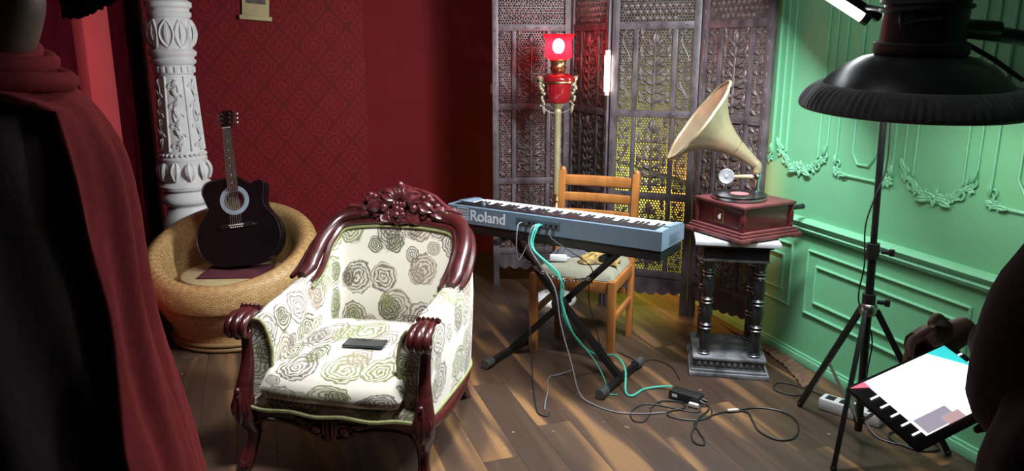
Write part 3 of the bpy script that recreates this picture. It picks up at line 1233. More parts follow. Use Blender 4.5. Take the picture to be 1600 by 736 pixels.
# ------------------------------------------------------------------ white carved column
def column():
    cx, cy = -.405, 5.08
    t = thing('column', 'white carved plaster column standing against the red wall', 'column', (cx, cy, 0), R(0))
    g = G().box((0, 0, .06), (.36, .36, .12), bev=.012)
    g.box((0, 0, .145), (.31, .31, .05), bev=.012)
    g.build('plinth', 'white_plaster', t)
    prof = [(.15, .17), (.155, .20), (.13, .23), (.12, .27), (.135, .34), (.15, .44), (.145, .52), (.12, .58), (.115, .61), (.145, .63), (.15, .66), (.135, .69), (.125, .70)]
    prof = [(p.x, p.y) for p in spline([(a, b_, 0) for a, b_ in prof], 3)]
    g = G().lathe(prof, 32, fn=lambda a, i: 1 + (.03 * abs(math.sin(a * 4)) if 12 < i < 26 else 0))
    g.build('lower_vase', 'white_plaster', t, smooth=50)
    # lotus ring
    g = G().lathe([(.115, .70), (.15, .715), (.155, .735), (.14, .755), (.125, .765), (.125, .80), (.13, .87), (.14, .90), (.13, .915), (.12, .925)], 32)
    for k in range(10):
        a = TAU * k / 10
        d = Vector((math.cos(a), math.sin(a), 0))
        g.leaf(d * .118 + Vector((0, 0, .89)), d * .137 + Vector((0, 0, .77)), .036, d, .35)
    for k in range(28):
        a = TAU * k / 28
        g.ball((.128 * math.cos(a), .128 * math.sin(a), .925), .0115, 6, 5)
    g.build('lotus_collar', 'white_plaster', t, smooth=50)
    # tapering shaft with ribs and vine scrolls
    g = G().lathe([(.125, .93), (.122, .95), (.118, 1.10), (.108, 1.30), (.102, 1.40)], 32)
    shaft = g.build('shaft', 'white_plaster', t, smooth=50)
    for k in range(6):
        a = TAU * k / 6 + R(-60)
        d = lambda r, z, aa: Vector((r * math.cos(aa), r * math.sin(aa), z))
        rr = lambda z: .124 - .022 * (z - .94) / .46
        G().tube([d(rr(z) + .002, z, a) for z in (.95, 1.1, 1.25, 1.39)], .008, 7).build('rib', 'white_plaster', shaft)
        v_ = G()
        pts = []
        for j in range(25):
            z = .955 + .42 * j / 24
            pts.append(d(rr(z) + .003, z, a + R(30) + .17 * math.sin(j / 24 * TAU * 1.5)))
        v_.tube(pts, .0065, 6)
        for j in range(7):
            z = .98 + .058 * j
            sg = 1 if j % 2 else -1
            aa = a + R(30) + .12 * sg
            c_ = [d(rr(z) + .004, z + (.026 - .003 * q) * math.sin(q * .75), aa + sg * (.22 - .02 * q) * math.cos(q * .75)) for q in range(8)]
            v_.tube(c_, [.0065 - .0005 * q for q in range(8)], 5)
            v_.leaf(d(rr(z), z, aa), d(rr(z) + .008, z + .045, aa - sg * .25), .012, d(1, 0, aa), .3)
        v_.build('vine_scroll', 'white_plaster', shaft, smooth=60)
    # dentil band, rings, lotus bud, neck, capital
    g = G().lathe([(.102, 1.40), (.108, 1.405), (.108, 1.45), (.112, 1.455), (.125, 1.465), (.128, 1.48), (.115, 1.492), (.118, 1.50), (.132, 1.51), (.134, 1.53), (.12, 1.542), (.112, 1.55)], 32)
    g.build('ring', 'white_plaster', t, smooth=50)
    for k in range(18):
        a = TAU * k / 18
        G().box((.111 * math.cos(a), .111 * math.sin(a), 1.428), (.012, .022, .034), (0, 0, a), .003).build('dentil', 'white_plaster', t)
    g = G().lathe([(.108, 1.55), (.128, 1.58), (.136, 1.63), (.132, 1.68), (.118, 1.71), (.11, 1.72)], 32)
    bud = g.build('lotus_bud', 'white_plaster', t, smooth=50)
    for k in range(10):
        a = TAU * k / 10 + .2
        p = [Vector((r * math.cos(a + o), r * math.sin(a + o), z)) for r, z, o in ((.108, 1.555, 0), (.130, 1.585, .2), (.139, 1.63, .28), (.134, 1.675, .2), (.118, 1.71, 0))]
        q = [Vector((r * math.cos(a + o), r * math.sin(a + o), z)) for r, z, o in ((.108, 1.555, 0), (.130, 1.585, -.2), (.139, 1.63, -.28), (.134, 1.675, -.2), (.118, 1.71, 0))]
        b_ = G().tube(spline(p, 4), .007, 6)
        b_.tube(spline(q, 4), .007, 6)
        b_.leaf(p[0] * 1.0, p[-1] * 1.0, .012, Vector((math.cos(a), math.sin(a), 0)), .42)
        b_.build('petal', 'white_plaster', bud, smooth=60)
    g = G().lathe([(.11, 1.72), (.122, 1.73), (.124, 1.75), (.112, 1.762), (.115, 1.775), (.13, 1.785), (.13, 1.81), (.115, 1.82), (.10, 1.83), (.097, 2.5), (.12, 2.55), (.18, 2.72), (.19, 2.75)], 32)
    g.build('upper_shaft', 'white_plaster', t, smooth=50)
    G().box((0, 0, 2.86), (.42, .42, .24), bev=.015).build('capital', 'white_plaster', t)


column()

# hanging scroll on the red wall
t = thing('wall_scroll', 'small cream wall hanging with dark print high on the red wall', 'wall hanging', (.085, 5.545, 1.735))
t.rotation_euler = (0, R(4), 0)
G().box((0, -.004, .24), (.17, .006, .46), bev=.001).build('scroll_sheet', 'scroll_paper', t)
G().box((0, -.008, .27), (.125, .004, .34)).build('scroll_picture', 'scroll_print', t)
G().box((0, -.011, .009), (.205, .022, .028), bev=.004).build('scroll_rod', 'scroll_paper', t)
G().box((0, -.011, .48), (.205, .022, .028), bev=.004).build('scroll_rod', 'scroll_paper', t)


# ------------------------------------------------------------------ carved folding screen
def lattice_mesh(wd, ht, sp=.0165):
    """pierced board of hexagonal holes"""
    g = G()
    dy = sp * math.sqrt(3) / 2
    ny = max(1, int(ht / dy))
    nx = max(1, int(wd / sp))
    sx, sy = wd / (nx + .5), ht / ny
    for j in range(ny):
        for i in range(nx):
            cx = -wd / 2 + sx * (i + .5 + (.5 if j % 2 else 0))
            cz = sy * (j + .5)
            vs = []
            for (r, y) in ((1.0, -.004), (.64, -.004), (.64, .004), (1.0, .004)):
                for k in range(6):
                    a = R(30 + 60 * k)
                    vs.append((cx + r * sx / math.sqrt(3) * math.cos(a), y, cz + r * sy / 1.5 * math.sin(a)))
            fs = []
            for q in range(3):
                for k in range(6):
                    l = (k + 1) % 6
                    fs.append((q * 6 + k, q * 6 + l, (q + 1) * 6 + l, (q + 1) * 6 + k))
            g.add(vs, fs)
    return g


def carve_tree(wd, ht):
    g = G()
    f = (0, -1, 0)
    y = -.004
    g.tube([(0, y, .01), (0, y - .003, ht * .5), (0, y, ht * .86)], [.011, .008, .005], 6)
    g.leaf((0, y, ht * .80), (0, y, ht * .97), .020, f, .2)
    for k in range(7):
        u = k / 6
        z = ht * (.08 + .70 * u)
        ln = wd * (.40 - .20 * abs(u - .35))
        for sg in (-1, 1):
            g.leaf((0, y, z), (sg * ln * .85, y, z + ht * .10), .0125 - .002 * u, f, .3, n=4)
            g.leaf((sg * ln * .3, y, z + ht * .02), (sg * ln * 1.05, y, z + ht * .02), .008, f, .3, n=4)
    for sg in (-1, 1):
        for z in (.12, .4, .68, .9):
            g.ball((sg * wd * .40, y, ht * z), (.014, .006, .014), 7, 4)
            g.leaf((sg * wd * .36, y, ht * z), (sg * wd * .42, y, ht * (z + .12)), .010, f, .2, n=4)
    g.leaf((0, y, .04), (0, y, .13 * ht), .026, f, .2)
    return g


def carve_vine(wd, ht):
    g = G()
    f = (0, -1, 0)
    y = -.004
    n = 24
    g.tube([(wd * .26 * math.sin(k / n * TAU * 2), y, ht * k / n) for k in range(n + 1)], .004, 5)
    for k in range(9):
        z = ht * (k + .5) / 9
        sg = 1 if k % 2 else -1
        g.leaf((0, y, z - .012), (sg * wd * .42, y, z + .014), .011, f, .3, n=4)
        g.ball((-sg * wd * .24, y, z), (.009, .005, .009), 7, 4)
    return g


def carve_cloud(wd, ht):
    g = G()
    y = -.004
    rnd = random.Random(3)
    for j in range(int(ht / .034)):
        for i in range(int(wd / .036)):
            x = -wd / 2 + .024 + .036 * i + (.018 if j % 2 else 0)
            z = .02 + .034 * j
            if abs(x) < wd / 2 - .01 and not (abs(z) < .04 and abs(x) > wd * .3):
                g.ball((x, y, z), (.0155, .006, .0145), 7, 4)
    return g


def screen():
    hinge = [(1.462, 4.745), (1.972, 4.635), (2.0, 4.125), (2.385, 3.785), (2.478, 3.275)]
    t = thing('folding_screen', 'tall dark carved wooden folding screen with pierced panels', 'folding screen', (0, 0, 0))
    WD = .50
    ST = .040
    ZB, ZT = .235, 2.06
    rails = [.235, .705, 1.185, 1.675, 2.04]
    protos = {}
    iw = WD - 2 * ST             # inner width
    cw, sw, mw = .195, .085, .0275
    for q in range(4):
        a, b_ = Vector((*hinge[q], 0)), Vector((*hinge[q + 1], 0))
        d = b_ - a
        ang = math.atan2(d.y, d.x)
        c = (a + b_) / 2
        g = G()
        for sg in (-1, 1):
            x = sg * (WD / 2 - ST / 2)
            g.box((x, 0, ZT / 2), (ST, .032, ZT), bev=.004)
            for k in range(22):
                g.ball((x, -.015, .3 + .08 * k), (.006, .004, .018), 6, 4)
        for z in rails:
            g.box((0, 0, z), (iw + .004, .028, .042), bev=.004)
            for k in range(6):
                g.ball((-iw * .42 + iw * .168 * k, -.013, z), (.02, .004, .006), 6, 4)
        for i in range(3):
            z0, z1 = rails[i] + .02, rails[i + 1] - .02
            for sg in (-1, 1):
                g.box((sg * (cw / 2 + mw / 2), 0, (z0 + z1) / 2), (mw, .024, z1 - z0), bev=.004)
        # scalloped apron between the feet
        sc = [(-iw / 2, .215)]
        sc = [(-iw / 2 + iw * k / 48, .115 + .02 * abs(2 * k / 48 - 1) - .018 * abs(math.sin(k / 48 * PI * 6))) for k in range(49)]
        for k in range(48):
            (x0, z0), (x1, z1) = sc[k], sc[k + 1]
            g.prism([(x0, z0), (x1, z1), (x1, .215), (x0, .215)], -.008, .008, lambda x, z, h: (x, h, z))
        # arched crown
        cr_ = [(-WD / 2 + WD * k / 24, 2.06 + .12 * math.sin(PI * k / 24)) for k in range(25)]
        for k in range(24):
            g.prism([cr_[k], cr_[k + 1], (cr_[k + 1][0], 2.05), (cr_[k][0], 2.05)], -.01, .01, lambda x, z, h: (x, h, z))
        p = g.build('screen_panel', 'screen_wood', t, smooth=35)
        p.location = c
        p.rotation_euler = (0, 0, ang)

        def put(key, maker, name, mt, x, z):
            if key not in protos:
                protos[key] = maker().build(name, mt, p, smooth=50)
                o = protos[key]
            else:
                o = dup(protos[key], p)
            o.location = (x, 0, z)
        for i in range(3):
            z0 = rails[i] + .02
            h_ = rails[i + 1] - rails[i] - .04
            hh = round(h_, 3)
            put(('lc', hh), lambda: lattice_mesh(cw, h_), 'pierced_board', 'screen_carving', 0, z0)
            put(('tc', hh), lambda: carve_tree(cw, h_), 'carved_tree', 'screen_carving', 0, z0)
            for sg in (-1, 1):
                x = sg * (cw / 2 + mw + sw / 2 - .001)
                put(('ls', hh), lambda: lattice_mesh(sw, h_), 'pierced_board', 'screen_carving', x, z0)
                put(('vs', hh), lambda: carve_vine(sw, h_), 'carved_vine', 'screen_carving', x, z0)
        z0 = rails[3] + .02
        h_ = rails[4] - rails[3] - .04
        put('lt', lambda: lattice_mesh(iw, h_), 'pierced_board', 'screen_carving', 0, z0)
        put('ct', lambda: carve_cloud(iw, h_), 'carved_flowers', 'screen_carving', 0, z0)
        for z in (.5, 1.3, 1.9):
            hg = G().tube([(-WD / 2 - .006, 0, z - .03), (-WD / 2 - .006, 0, z + .03)], .007, 8)
            hg.build('hinge', 'brass', p)


screen()

# slim tube glowing at the hinge of the screen
t = thing('tube_lamp', 'slim glowing white tube lamp hanging at the screen hinge', 'lamp', (1.966, 4.100, 0))
G().tube([(0, 0, 1.308), (0, 0, 1.512)], .016, 12).build('glowing_tube', 'gap_tube_glow', t)
G().tube([(0, 0, 1.512), (0, 0, 1.54)], .017, 12).build('end_cap', 'white_plastic', t)
G().tube([(0, 0, 1.285), (0, 0, 1.308)], .014, 12).build('end_cap', 'white_plastic', t)
G().tube([(0, 0, 1.54), (.006, .008, 2.1), (.03, .03, 2.165)], .003, 6).build('cord', 'black_cable', t)

# yellow spot lamp standing behind the screen, turned to the green wall
t = thing('uplight', 'yellow lamp standing on the floor behind the folding screen', 'lamp', (2.06, 4.86, 0))
G().lathe([(.11, 0), (.115, .02), (.06, .04), (.02, .05), (.02, .52), (.03, .53)], 20).build('lamp_base', 'black_metal', t)
hd = Vector((.95, -.30, .02)).normalized()
mt = hd.to_track_quat('Z', 'Y').to_matrix()
G().lathe([(.03, -.06), (.045, -.05), (.05, 0), (.075, .06), (.072, .06), (.045, 0)], 24, (0, 0, .56), mt).build('lamp_hood', 'black_metal', t)
G().ball(Vector((0, 0, .56)) + hd * .02, .03, 14, 10).build('bulb', 'behind_bulb', t)
sp = bpy.data.lights.new('behind_screen_light', 'SPOT')
sp.energy = 80
sp.color = (1.0, .36, .065)
sp.spot_size = R(150)
sp.spot_blend = .4
sp.shadow_soft_size = .04
so = bpy.data.objects.new('behind_screen_light', sp)
C.objects.link(so)
so.location = Vector((2.06, 4.86, .56)) + hd * .075
so.rotation_euler = hd.to_track_quat('-Z', 'Y').to_euler()


# ------------------------------------------------------------------ red glass floor lamp
def floor_lamp():
    t = thing('floor_lamp', 'brass floor lamp with glowing red ruffled glass shade before the screen', 'lamp', (1.735, 4.28, 0))
    G().lathe([(.13, 0), (.135, .015), (.13, .03), (.10, .05), (.06, .06), (.045, .09), (.03, .13), (.022, .16)], 28).build('lamp_foot', 'white_plaster', t)
    G().lathe([(.02, .15), (.02, .5), (.03, .51), (.024, .53), (.018, .545), (.03, .56), (.042, .59), (.03, .62), (.018, .635), (.028, .65), (.022, .67), (.02, .69)], 20).build('lower_stem', 'brass', t)
    G().lathe([(.021, .69), (.022, .95), (.021, 1.17), (.026, 1.18), (.02, 1.20), (.035, 1.215), (.05, 1.235)], 20).build('pole', 'lamp_cream', t)
    G().lathe([(.03, 1.232), (.062, 1.238), (.072, 1.26), (.078, 1.30), (.082, 1.345), (.084, 1.352)], 28).build('glass_font', 'font_red', t)
    G().lathe([(.084, 1.35), (.098, 1.354), (.098, 1.362), (.086, 1.366)], 28).build('rim_band', 'brass', t)
    G().lathe([(.098, 1.364), (.101, 1.374), (.095, 1.388), (.07, 1.402), (.04, 1.41), (.03, 1.412)], 28).build('font_lid', 'font_red', t)
    G().lathe([(.03, 1.41), (.042, 1.42), (.05, 1.44), (.042, 1.452), (.046, 1.475), (.052, 1.482), (.05, 1.488)], 24).build('burner', 'brass', t)
    for sg in (-1, 1):
        rnd = random.Random(5)
        g = G()
        for k in range(16):
            u = k / 15
            g.ball((sg * (.105 - .01 * u + .010 * rnd.uniform(-1, 1)), .012 * rnd.uniform(-1, 1), 1.37 - .15 * u), .014 - .006 * u, 8, 6)
        g.leaf((sg * .09, 0, 1.36), (sg * .125, 0, 1.39), .016, (0, -1, 0))
        g.leaf((sg * .095, 0, 1.23), (sg * .085, 0, 1.17), .010, (0, -1, 0))
        g.build('grape_handle', 'grape_brass', t)
    a = [(.095 * math.cos(R(q)), 0, 1.23 + .055 * math.sin(R(q))) for q in range(180, 361, 15)]
    G().tube(a, .0035, 6).build('wire_ring', 'steel', t)

    def ruf(a, i):
        k = max(0, i - 5) / 4
        return 1 + .10 * k * math.sin(a * 8)
    pr = [(.05, 1.488), (.072, 1.493), (.079, 1.505), (.079, 1.54), (.076, 1.565), (.075, 1.585), (.077, 1.60), (.081, 1.612), (.086, 1.622), (.090, 1.630)]
    g = G().lathe(pr, 64, fn=ruf)
    inner = [(r - .004, z) for r, z in pr]
    g2 = G()
    # one skin with thickness
    allp = pr + inner[::-1]
    g2.lathe(allp, 64, fn=lambda a, i: ruf(a, i if i < 10 else 19 - i))
    # drop the end caps that close the tube
    g2.f = [f for f in g2.f if len(f) == 4]
    sh = g2.build('shade', 'red_glass', t, smooth=80)
    sh['label'] = 'ruffled red glass shade'
    G().ball((0, 0, 1.562), (.036, .036, .044), 14, 10).build('bulb', 'bulb_glow', t)
    G().lathe([(.012, 1.488), (.012, 1.522)], 10).build('bulb_socket', 'brass', t)


floor_lamp()
point('red_lamp_light', (1.735, 4.28, 1.575), 24, (1.0, .10, .12), .03)


# ------------------------------------------------------------------ wooden chair behind the keyboard
def wooden_chair():
    t = thing('wooden_chair', 'orange brown wooden chair with slatted back tucked under the keyboard', 'chair', (1.478, 3.417, 0), R(-40.8))
    hw, dp = .207, .40
    for sg in (-1, 1):
        G().box((sg * hw, 0, .215), (.04, .04, .43), bev=.006).build('leg', 'orange_wood', t)
        g = G()
        pts = [(sg * hw, dp, 0), (sg * hw, dp, .42), (sg * hw, dp + .015, .60), (sg * hw, dp + .05, .90)]
        for i in range(3):
            g.bar(pts[i], pts[i + 1], .038, .034, .006)
        g.ball((sg * hw, dp + .051, .902), (.019, .017, .018), 8, 6)
        for p in pts[1:3]:
            g.ball(p, (.018, .017, .018), 8, 5)
        g.build('back_post', 'orange_wood', t)
        G().bar((sg * hw, .02, .395), (sg * hw, dp - .02, .395), .026, .06, .005).build('seat_rail', 'orange_wood', t)
        G().bar((sg * hw, .02, .22), (sg * hw, dp - .02, .22), .022, .034, .005).build('stretcher', 'orange_wood', t)
    G().bar((-hw + .02, 0, .395), (hw - .02, 0, .395), .026, .06, .005).build('seat_rail', 'orange_wood', t)
    G().bar((-hw + .02, dp, .395), (hw - .02, dp, .395), .026, .06, .005).build('seat_rail', 'orange_wood', t)
    G().bar((-hw + .02, dp, .26), (hw - .02, dp, .26), .022, .034, .005).build('stretcher', 'orange_wood', t)
    for z, h in ((.845, .062), (.755, .052), (.668, .045)):
        g = G()
        yo = dp + .015 + .035 * (z - .6) / .3

        def slat(u, v, z=z, h=h, yo=yo):
            a = v * TAU
            x = -hw + .015 + (2 * hw - .03) * u
            return Vector((x, yo + .022 * (1 - (x / hw) ** 2) + .010 * math.cos(a), z + h / 2 * math.copysign(abs(math.sin(a)) ** .6, math.sin(a))))
        g.grid(slat, 12, 14)
        g.build('back_slat', 'orange_wood', t, smooth=60)
    # padded seat
    g = G()

    def pad(u, v):
        x, y = (u - .5) * 2, (v - .5) * 2
        e = max(abs(x), abs(y))
        k = max(0, e - .8) / .2
        return Vector((x * .205, dp / 2 + y * .205, .428 + .036 * math.sqrt(max(0, 1 - k * k)) + .006 * (1 - x * x) * (1 - y * y)))
    g.grid(pad, 20, 20)
    g.grid(lambda u, v: Vector(((u - .5) * .41, dp / 2 + (v - .5) * .41, .4275)), 2, 2)
    g.build('seat_pad', 'seat_grey', t, smooth=70)
    return t


wooden_chair()


def local(o, x, y, z):
    return (Matrix.Translation(o.location) @ Matrix.Rotation(o.rotation_euler[2], 4, 'Z')) @ Vector((x, y, z))


wc = bpy.data.objects['wooden_chair']


def crumple(wd, dp, ht, seed, n=16):
    rnd = random.Random(seed)
    ph = [rnd.uniform(0, 6) for _ in range(6)]
    g = G()

    def f(u, v):
        x, y = (u - .5) * wd, (v - .5) * dp
        e = max(abs(u - .5), abs(v - .5)) * 2
        edge = max(0, 1 - e ** 4)
        z = .003 + ht * edge * (.55 + .25 * math.sin(u * 13 + ph[0] + 3 * v) + .2 * math.sin(v * 17 + ph[1] + 4 * u))
        return Vector((x + .012 * math.sin(v * 9 + ph[2]), y + .012 * math.sin(u * 8 + ph[3]), z))
    g.grid(f, n, n)
    g.grid(lambda u, v: f(u, v) * Vector((1, 1, 0)).length * 0 + Vector((f(u, v).x, f(u, v).y, .001)), n, n)
    return g


p = local(wc, .085, .20, .4715)
tag(crumple(.20, .15, .05, 3).build('crumpled_scarf', 'yellow_cloth', loc=p, rot=(0, 0, R(-30))), 'crumpled yellow and black scarf on the wooden chair', 'scarf')
p = local(wc, -.105, .26, .4715)
tag(crumple(.14, .13, .055, 9).build('black_pouch', 'black_cloth', loc=p, rot=(0, 0, R(10))), 'crumpled black cloth pouch on the wooden chair seat', 'pouch')
p = local(wc, -.115, .115, .4715)
t = thing('white_adapter', 'small white plug adapter on the chair seat beside the black pouch', 'adapter', p, R(-25))
G().box((0, 0, .018), (.09, .034, .034), bev=.009).build('adapter_body', 'white_plastic', t)
G().tube([(.045, 0, .018), (.062, 0, .018)], .006, 8).build('strain_relief', 'white_plastic', t)


# ------------------------------------------------------------------ digital piano
KA = math.atan2(-.778, .628)
KD = Vector((.628, -.778, 0))
KN = Vector((.778, .628, 0))      # towards the player


def piano():
    o0 = Vector((.900, 3.653, .712))
    LEN = 1.127
    c = o0 + KD * (LEN / 2)
    t = thing('digital_piano', 'grey digital piano seen from behind on a black folding stand', 'keyboard', c, KA)
    DP, HT = .265, .088
    h = LEN / 2
    # cross section (y towards the player, z up)
    sec = [(0, .0), (0, HT - .004), (.004, HT), (.085, HT), (.095, HT - .034), (.25, HT - .036), (DP, HT - .04), (DP, .0)]
    g = G()
    g.prism(sec, -h, h, lambda y, z, x: (x, y, z))
    g.build('piano_case', 'kb_grey', t, smooth=25)
    g = G().box((0, DP / 2, -.024), (LEN - .012, DP - .016, .05), bev=.006)
    g.build('under_case', 'kb_black', t)
    for sg in (-1, 1):
        g = G()
        g.prism([(.085, HT - .03), (.09, HT + .004), (.24, HT - .006), (DP + .003, HT - .018), (DP + .003, .004), (.085, .004)], sg * h - (.03 if sg > 0 else -.0), sg * h + (.0 if sg > 0 else .03), lambda y, z, x: (x, y, z))
        g.build('end_block', 'kb_grey', t, smooth=25)
    G().box((0, .045, HT + .0015), (LEN - .07, .072, .003)).build('control_panel', 'kb_black', t)
    for k in range(6):
        G().box((-.2 + .05 * k, .045, HT + .004), (.022, .012, .005), bev=.001).build('button', 'kb_plate', t)
    G().lathe([(.012, 0), (.012, .012), (.010, .014)], 14, (-.38, .045, HT + .003)).build('volume_knob', 'kb_plate', t)
    # keys: 43 white and 30 black
    x0, x1 = -h + .034, h - .034
    nw = 43
    kw = (x1 - x0) / nw
    wk = bk = None
    for k in range(nw):
        x = x0 + kw * (k + .5)
        if wk is None:
            wk = G().box((0, 0, 0), (kw - .0012, .155, .02), bev=.0015).build('white_key', 'key_white', t, smooth=0)
            wk.location = (x, .178, HT - .026)
        else:
            dup(wk, t, (x, .178, HT - .024))
        if (k + 2) % 7 in (0, 1, 3, 4, 5) and k < nw - 1:
            xb = x + kw / 2
            if bk is None:
                bk = G().box((0, 0, 0), (kw * .50, .085, .016), bev=.002, taper=.85).build('black_key', 'kb_black', t, smooth=0)
                bk.location = (xb, .143, HT - .014)
            else:
                dup(bk, t, (xb, .143, HT - .014))
    # rear connector bay and plugs
    G().box((-.045, -.001, .048), (.235, .006, .036), bev=.001).build('connector_bay', 'kb_plate', t)
    for k, x in enumerate((-.125, -.085, -.06, -.03, 0.005, .03, .055)):
        G().lathe([(.007, -.002), (.007, .004), (.004, .0045), (.004, .0)], 12, (x, -.004, .048), Matrix.Rotation(R(90), 3, 'X')).build('socket', 'kb_black', t)
    for x in (-.098, .012, .045):
        G().tube([(x, -.004, .046), (x + .006, -.035, .042)], .006, 8).build('plug', 'kb_black', t)
    # lettering
    cu = bpy.data.curves.new('maker_lettering', 'FONT')
    cu.body = 'Roland'
    cu.size = .074
    cu.extrude = .0008
    cu.offset = .0012
    tmp = bpy.data.objects.new('tmp', cu)
    C.objects.link(tmp)
    bpy.context.view_layer.update()
    me = bpy.data.meshes.new_from_object(tmp.evaluated_get(bpy.context.evaluated_depsgraph_get()))
    bpy.data.objects.remove(tmp)
    me.name = 'maker_lettering'
    me.materials.clear()
    me.materials.append(M['print_white'])
    lo = bpy.data.objects.new('maker_lettering', me)
    C.objects.link(lo)
    lo.parent = t
    lo.rotation_euler = (R(90), 0, 0)
    lo.location = (-.430, -.0012, .020)
    # emblem made of nested strokes
    g = G()
    ex, ez, s = -.500, .018, .058

    def stroke(x0, z0, x1, z1, w=.0036):
        if abs(x1 - x0) > abs(z1 - z0):
            g.box((ex + (x0 + x1) / 2 * s, -.001, ez + z0 * s), (abs(x1 - x0) * s + w, .0016, w))
        else:
            g.box((ex + x0 * s, -.001, ez + (z0 + z1) / 2 * s), (w, .0016, abs(z1 - z0) * s + w))
    for q in ((0, 0, 0, 1), (0, 1, 1, 1), (1, 1, 1, .48), (1, .48, .45, .48), (.45, .48, .45, 0), (.45, 0, 1.05, 0), (.2, 0, .2, .8), (.2, .8, .8, .8), (.8, .8, .8, .66),
              (.8, .66, .3, .66), (.3, .66, .3, 0), (.62, .3, 1.05, .3), (.62, .15, 1.05, .15), (.62, .3, .62, .15)):
        stroke(*q)
    g.build('maker_emblem', 'print_white', t, smooth=0)


piano()


# X stand
def x_stand():
    cx, cy = 1.385, 3.300
    t = thing('keyboard_stand', 'black folding X shaped keyboard stand with a silver chain', 'stand', (cx, cy, 0), KA)
    # local x along the piano, y towards the player
    HB = .6455
    top = .28
    ft = .315
    for sg, yo in ((-1, -.018), (1, .018)):
        g = G()
        g.bar((sg * -ft, yo, .03), (sg * top, yo, HB - .012), .030, .030, .004)
        g.build('crossed_leg', 'black_metal', t)
        G().tube([(sg * top, -.16, HB - .0), (sg * top, .16, HB - .0)], .014, 10).build('support_arm', 'black_metal', t)
        for y in (-.16, .16):
            G().tube([(sg * top, y - .02, HB), (sg * top, y + .02, HB)], .0165, 10).build('rubber_sleeve', 'black_plastic', t)
        G().tube([(sg * -ft, -.20, .025), (sg * -ft, .20, .025)], .0165, 10).build('foot_bar', 'black_metal', t)
        for y in (-.20, .20):
            b_ = G().tube([(sg * -ft, y - .03, .026), (sg * -ft, y + .03, .026)], .024, 12)
            e = b_.build('end_cap', 'cap_grey', t)
    g = G().tube([(0, -.05, .345), (0, .05, .345)], .018, 12)
    g.lathe([(.045, 0), (.045, .012), (.03, .018)], 16, (0, -.035, .345), Matrix.Rotation(R(90), 3, 'X'))
    g.build('pivot_bolt', 'black_plastic', t)
    # chain hanging between the upper arms
    n = 26
    ch = spline([(-.225, -.045, .565), (-.1, -.06, .50), (.03, -.06, .478), (.15, -.05, .50)], n // 3)
    prev = None
    for k in range(len(ch) - 1):
        a, b_ = ch[k], ch[k + 1]
        d = (b_ - a)
        m = (a + b_) / 2
        q = d.to_track_quat('X', 'Z').to_matrix() @ Matrix.Rotation(R(90 * (k % 2)) + .5, 3, 'X')
        ring = [m + q @ Vector((.0125 * math.cos(z), .0065 * math.sin(z), 0)) for z in [TAU * j / 10 for j in range(10)]]
        G().tube(ring, .0028, 5, closed=True).build('chain_link', 'chrome', t)
    for x in (-.225, .15):
        G().ball((x, -.04, .565 if x < 0 else .50), .014, 8, 6).build('chain_bracket', 'steel', t)


x_stand()


# ------------------------------------------------------------------ cables on and around the stand
def cable(name, label, mat, pts, r=.004, k=6):
    g = G().tube(spline(pts, k), r, 7)
    return tag(g.build(name, mat), label, 'cable')


pf = lambda x, y, z: tuple(Vector((.900, 3.653, .712)) + KD * (.5635 + x) + KN * y + Vector((0, 0, z)))
cable('teal_cable', 'thick teal cable running from the piano down to the black power brick', 'teal_cable',
      [pf(-.03, -.006, .047), pf(-.03, -.05, .04), pf(-.028, -.075, -.05), (1.275, 3.10, .55), (1.285, 3.09, .43), (1.32, 3.06, .30), (1.40, 3.10, .19), (1.50, 3.14, .115), (1.565, 3.085, .125), (1.585, 3.02, .08),
       (1.545, 2.93, .012), (1.56, 2.89, .007), (1.64, 2.935, .006), (1.72, 2.93, .010), (1.765, 2.895, .02)], .0055)
cable('thin_teal_cable', 'thin teal cable twisted beside the thick teal one on the stand', 'teal_cable',
      [pf(-.02, -.006, .047), pf(-.02, -.05, .035), pf(-.018, -.072, -.06), (1.285, 3.085, .52), (1.29, 3.10, .40), (1.31, 3.07, .31), (1.36, 3.05, .24), (1.42, 3.0, .15), (1.455, 2.96, .06), (1.46, 2.955, .007), (1.50, 2.92, .006)], .003)
cable('grey_lead', 'short grey lead hanging from the left socket of the piano', 'grey_cable',
      [pf(-.125, -.006, .047), pf(-.125, -.045, .04), pf(-.126, -.055, -.02), pf(-.128, -.05, -.09), pf(-.127, -.03, -.13), pf(-.10, -.0, -.06)], .0028)
cable('grey_signal_cable', 'thin grey cable dropping from the piano across the floor', 'grey_cable',
      [pf(-.05, -.006, .046), pf(-.05, -.05, .03), pf(-.045, -.065, -.06), (1.25, 3.10, .5), (1.27, 3.06, .33), (1.30, 3.0, .16), (1.32, 2.94, .03), (1.36, 2.86, .005), (1.42, 2.77, .005), (1.52, 2.72, .005), (1.62, 2.70, .005)], .003)
cable('chair_cable', 'thin black cable draped from the piano over the chair seat', 'black_cable',
      [pf(.045, -.03, .042), pf(.06, -.05, .0), (1.40, 3.05, .60), (1.44, 3.10, .50), (1.475, 3.18, .47), (1.50, 3.26, .44), (1.52, 3.30, .33), (1.56, 3.30, .2), (1.62, 3.36, .06), (1.70, 3.44, .004), (1.745, 3.35, .004), (1.78, 3.235, .004), (1.86, 3.24, .004), (1.90, 3.13, .004), (1.86, 2.98, .004)], .0026)
cable('dangling_cable', 'curled black cable end on the floor beside the armchair', 'black_cable',
      [(1.20, 3.30, .36), (1.19, 3.24, .2), (1.18, 3.18, .03), (1.155, 3.10, .004), (1.125, 3.0, .004), (1.10, 2.91, .004), (1.095, 2.86, .004), (1.12, 2.835, .004), (1.14, 2.86, .004)], .0035)
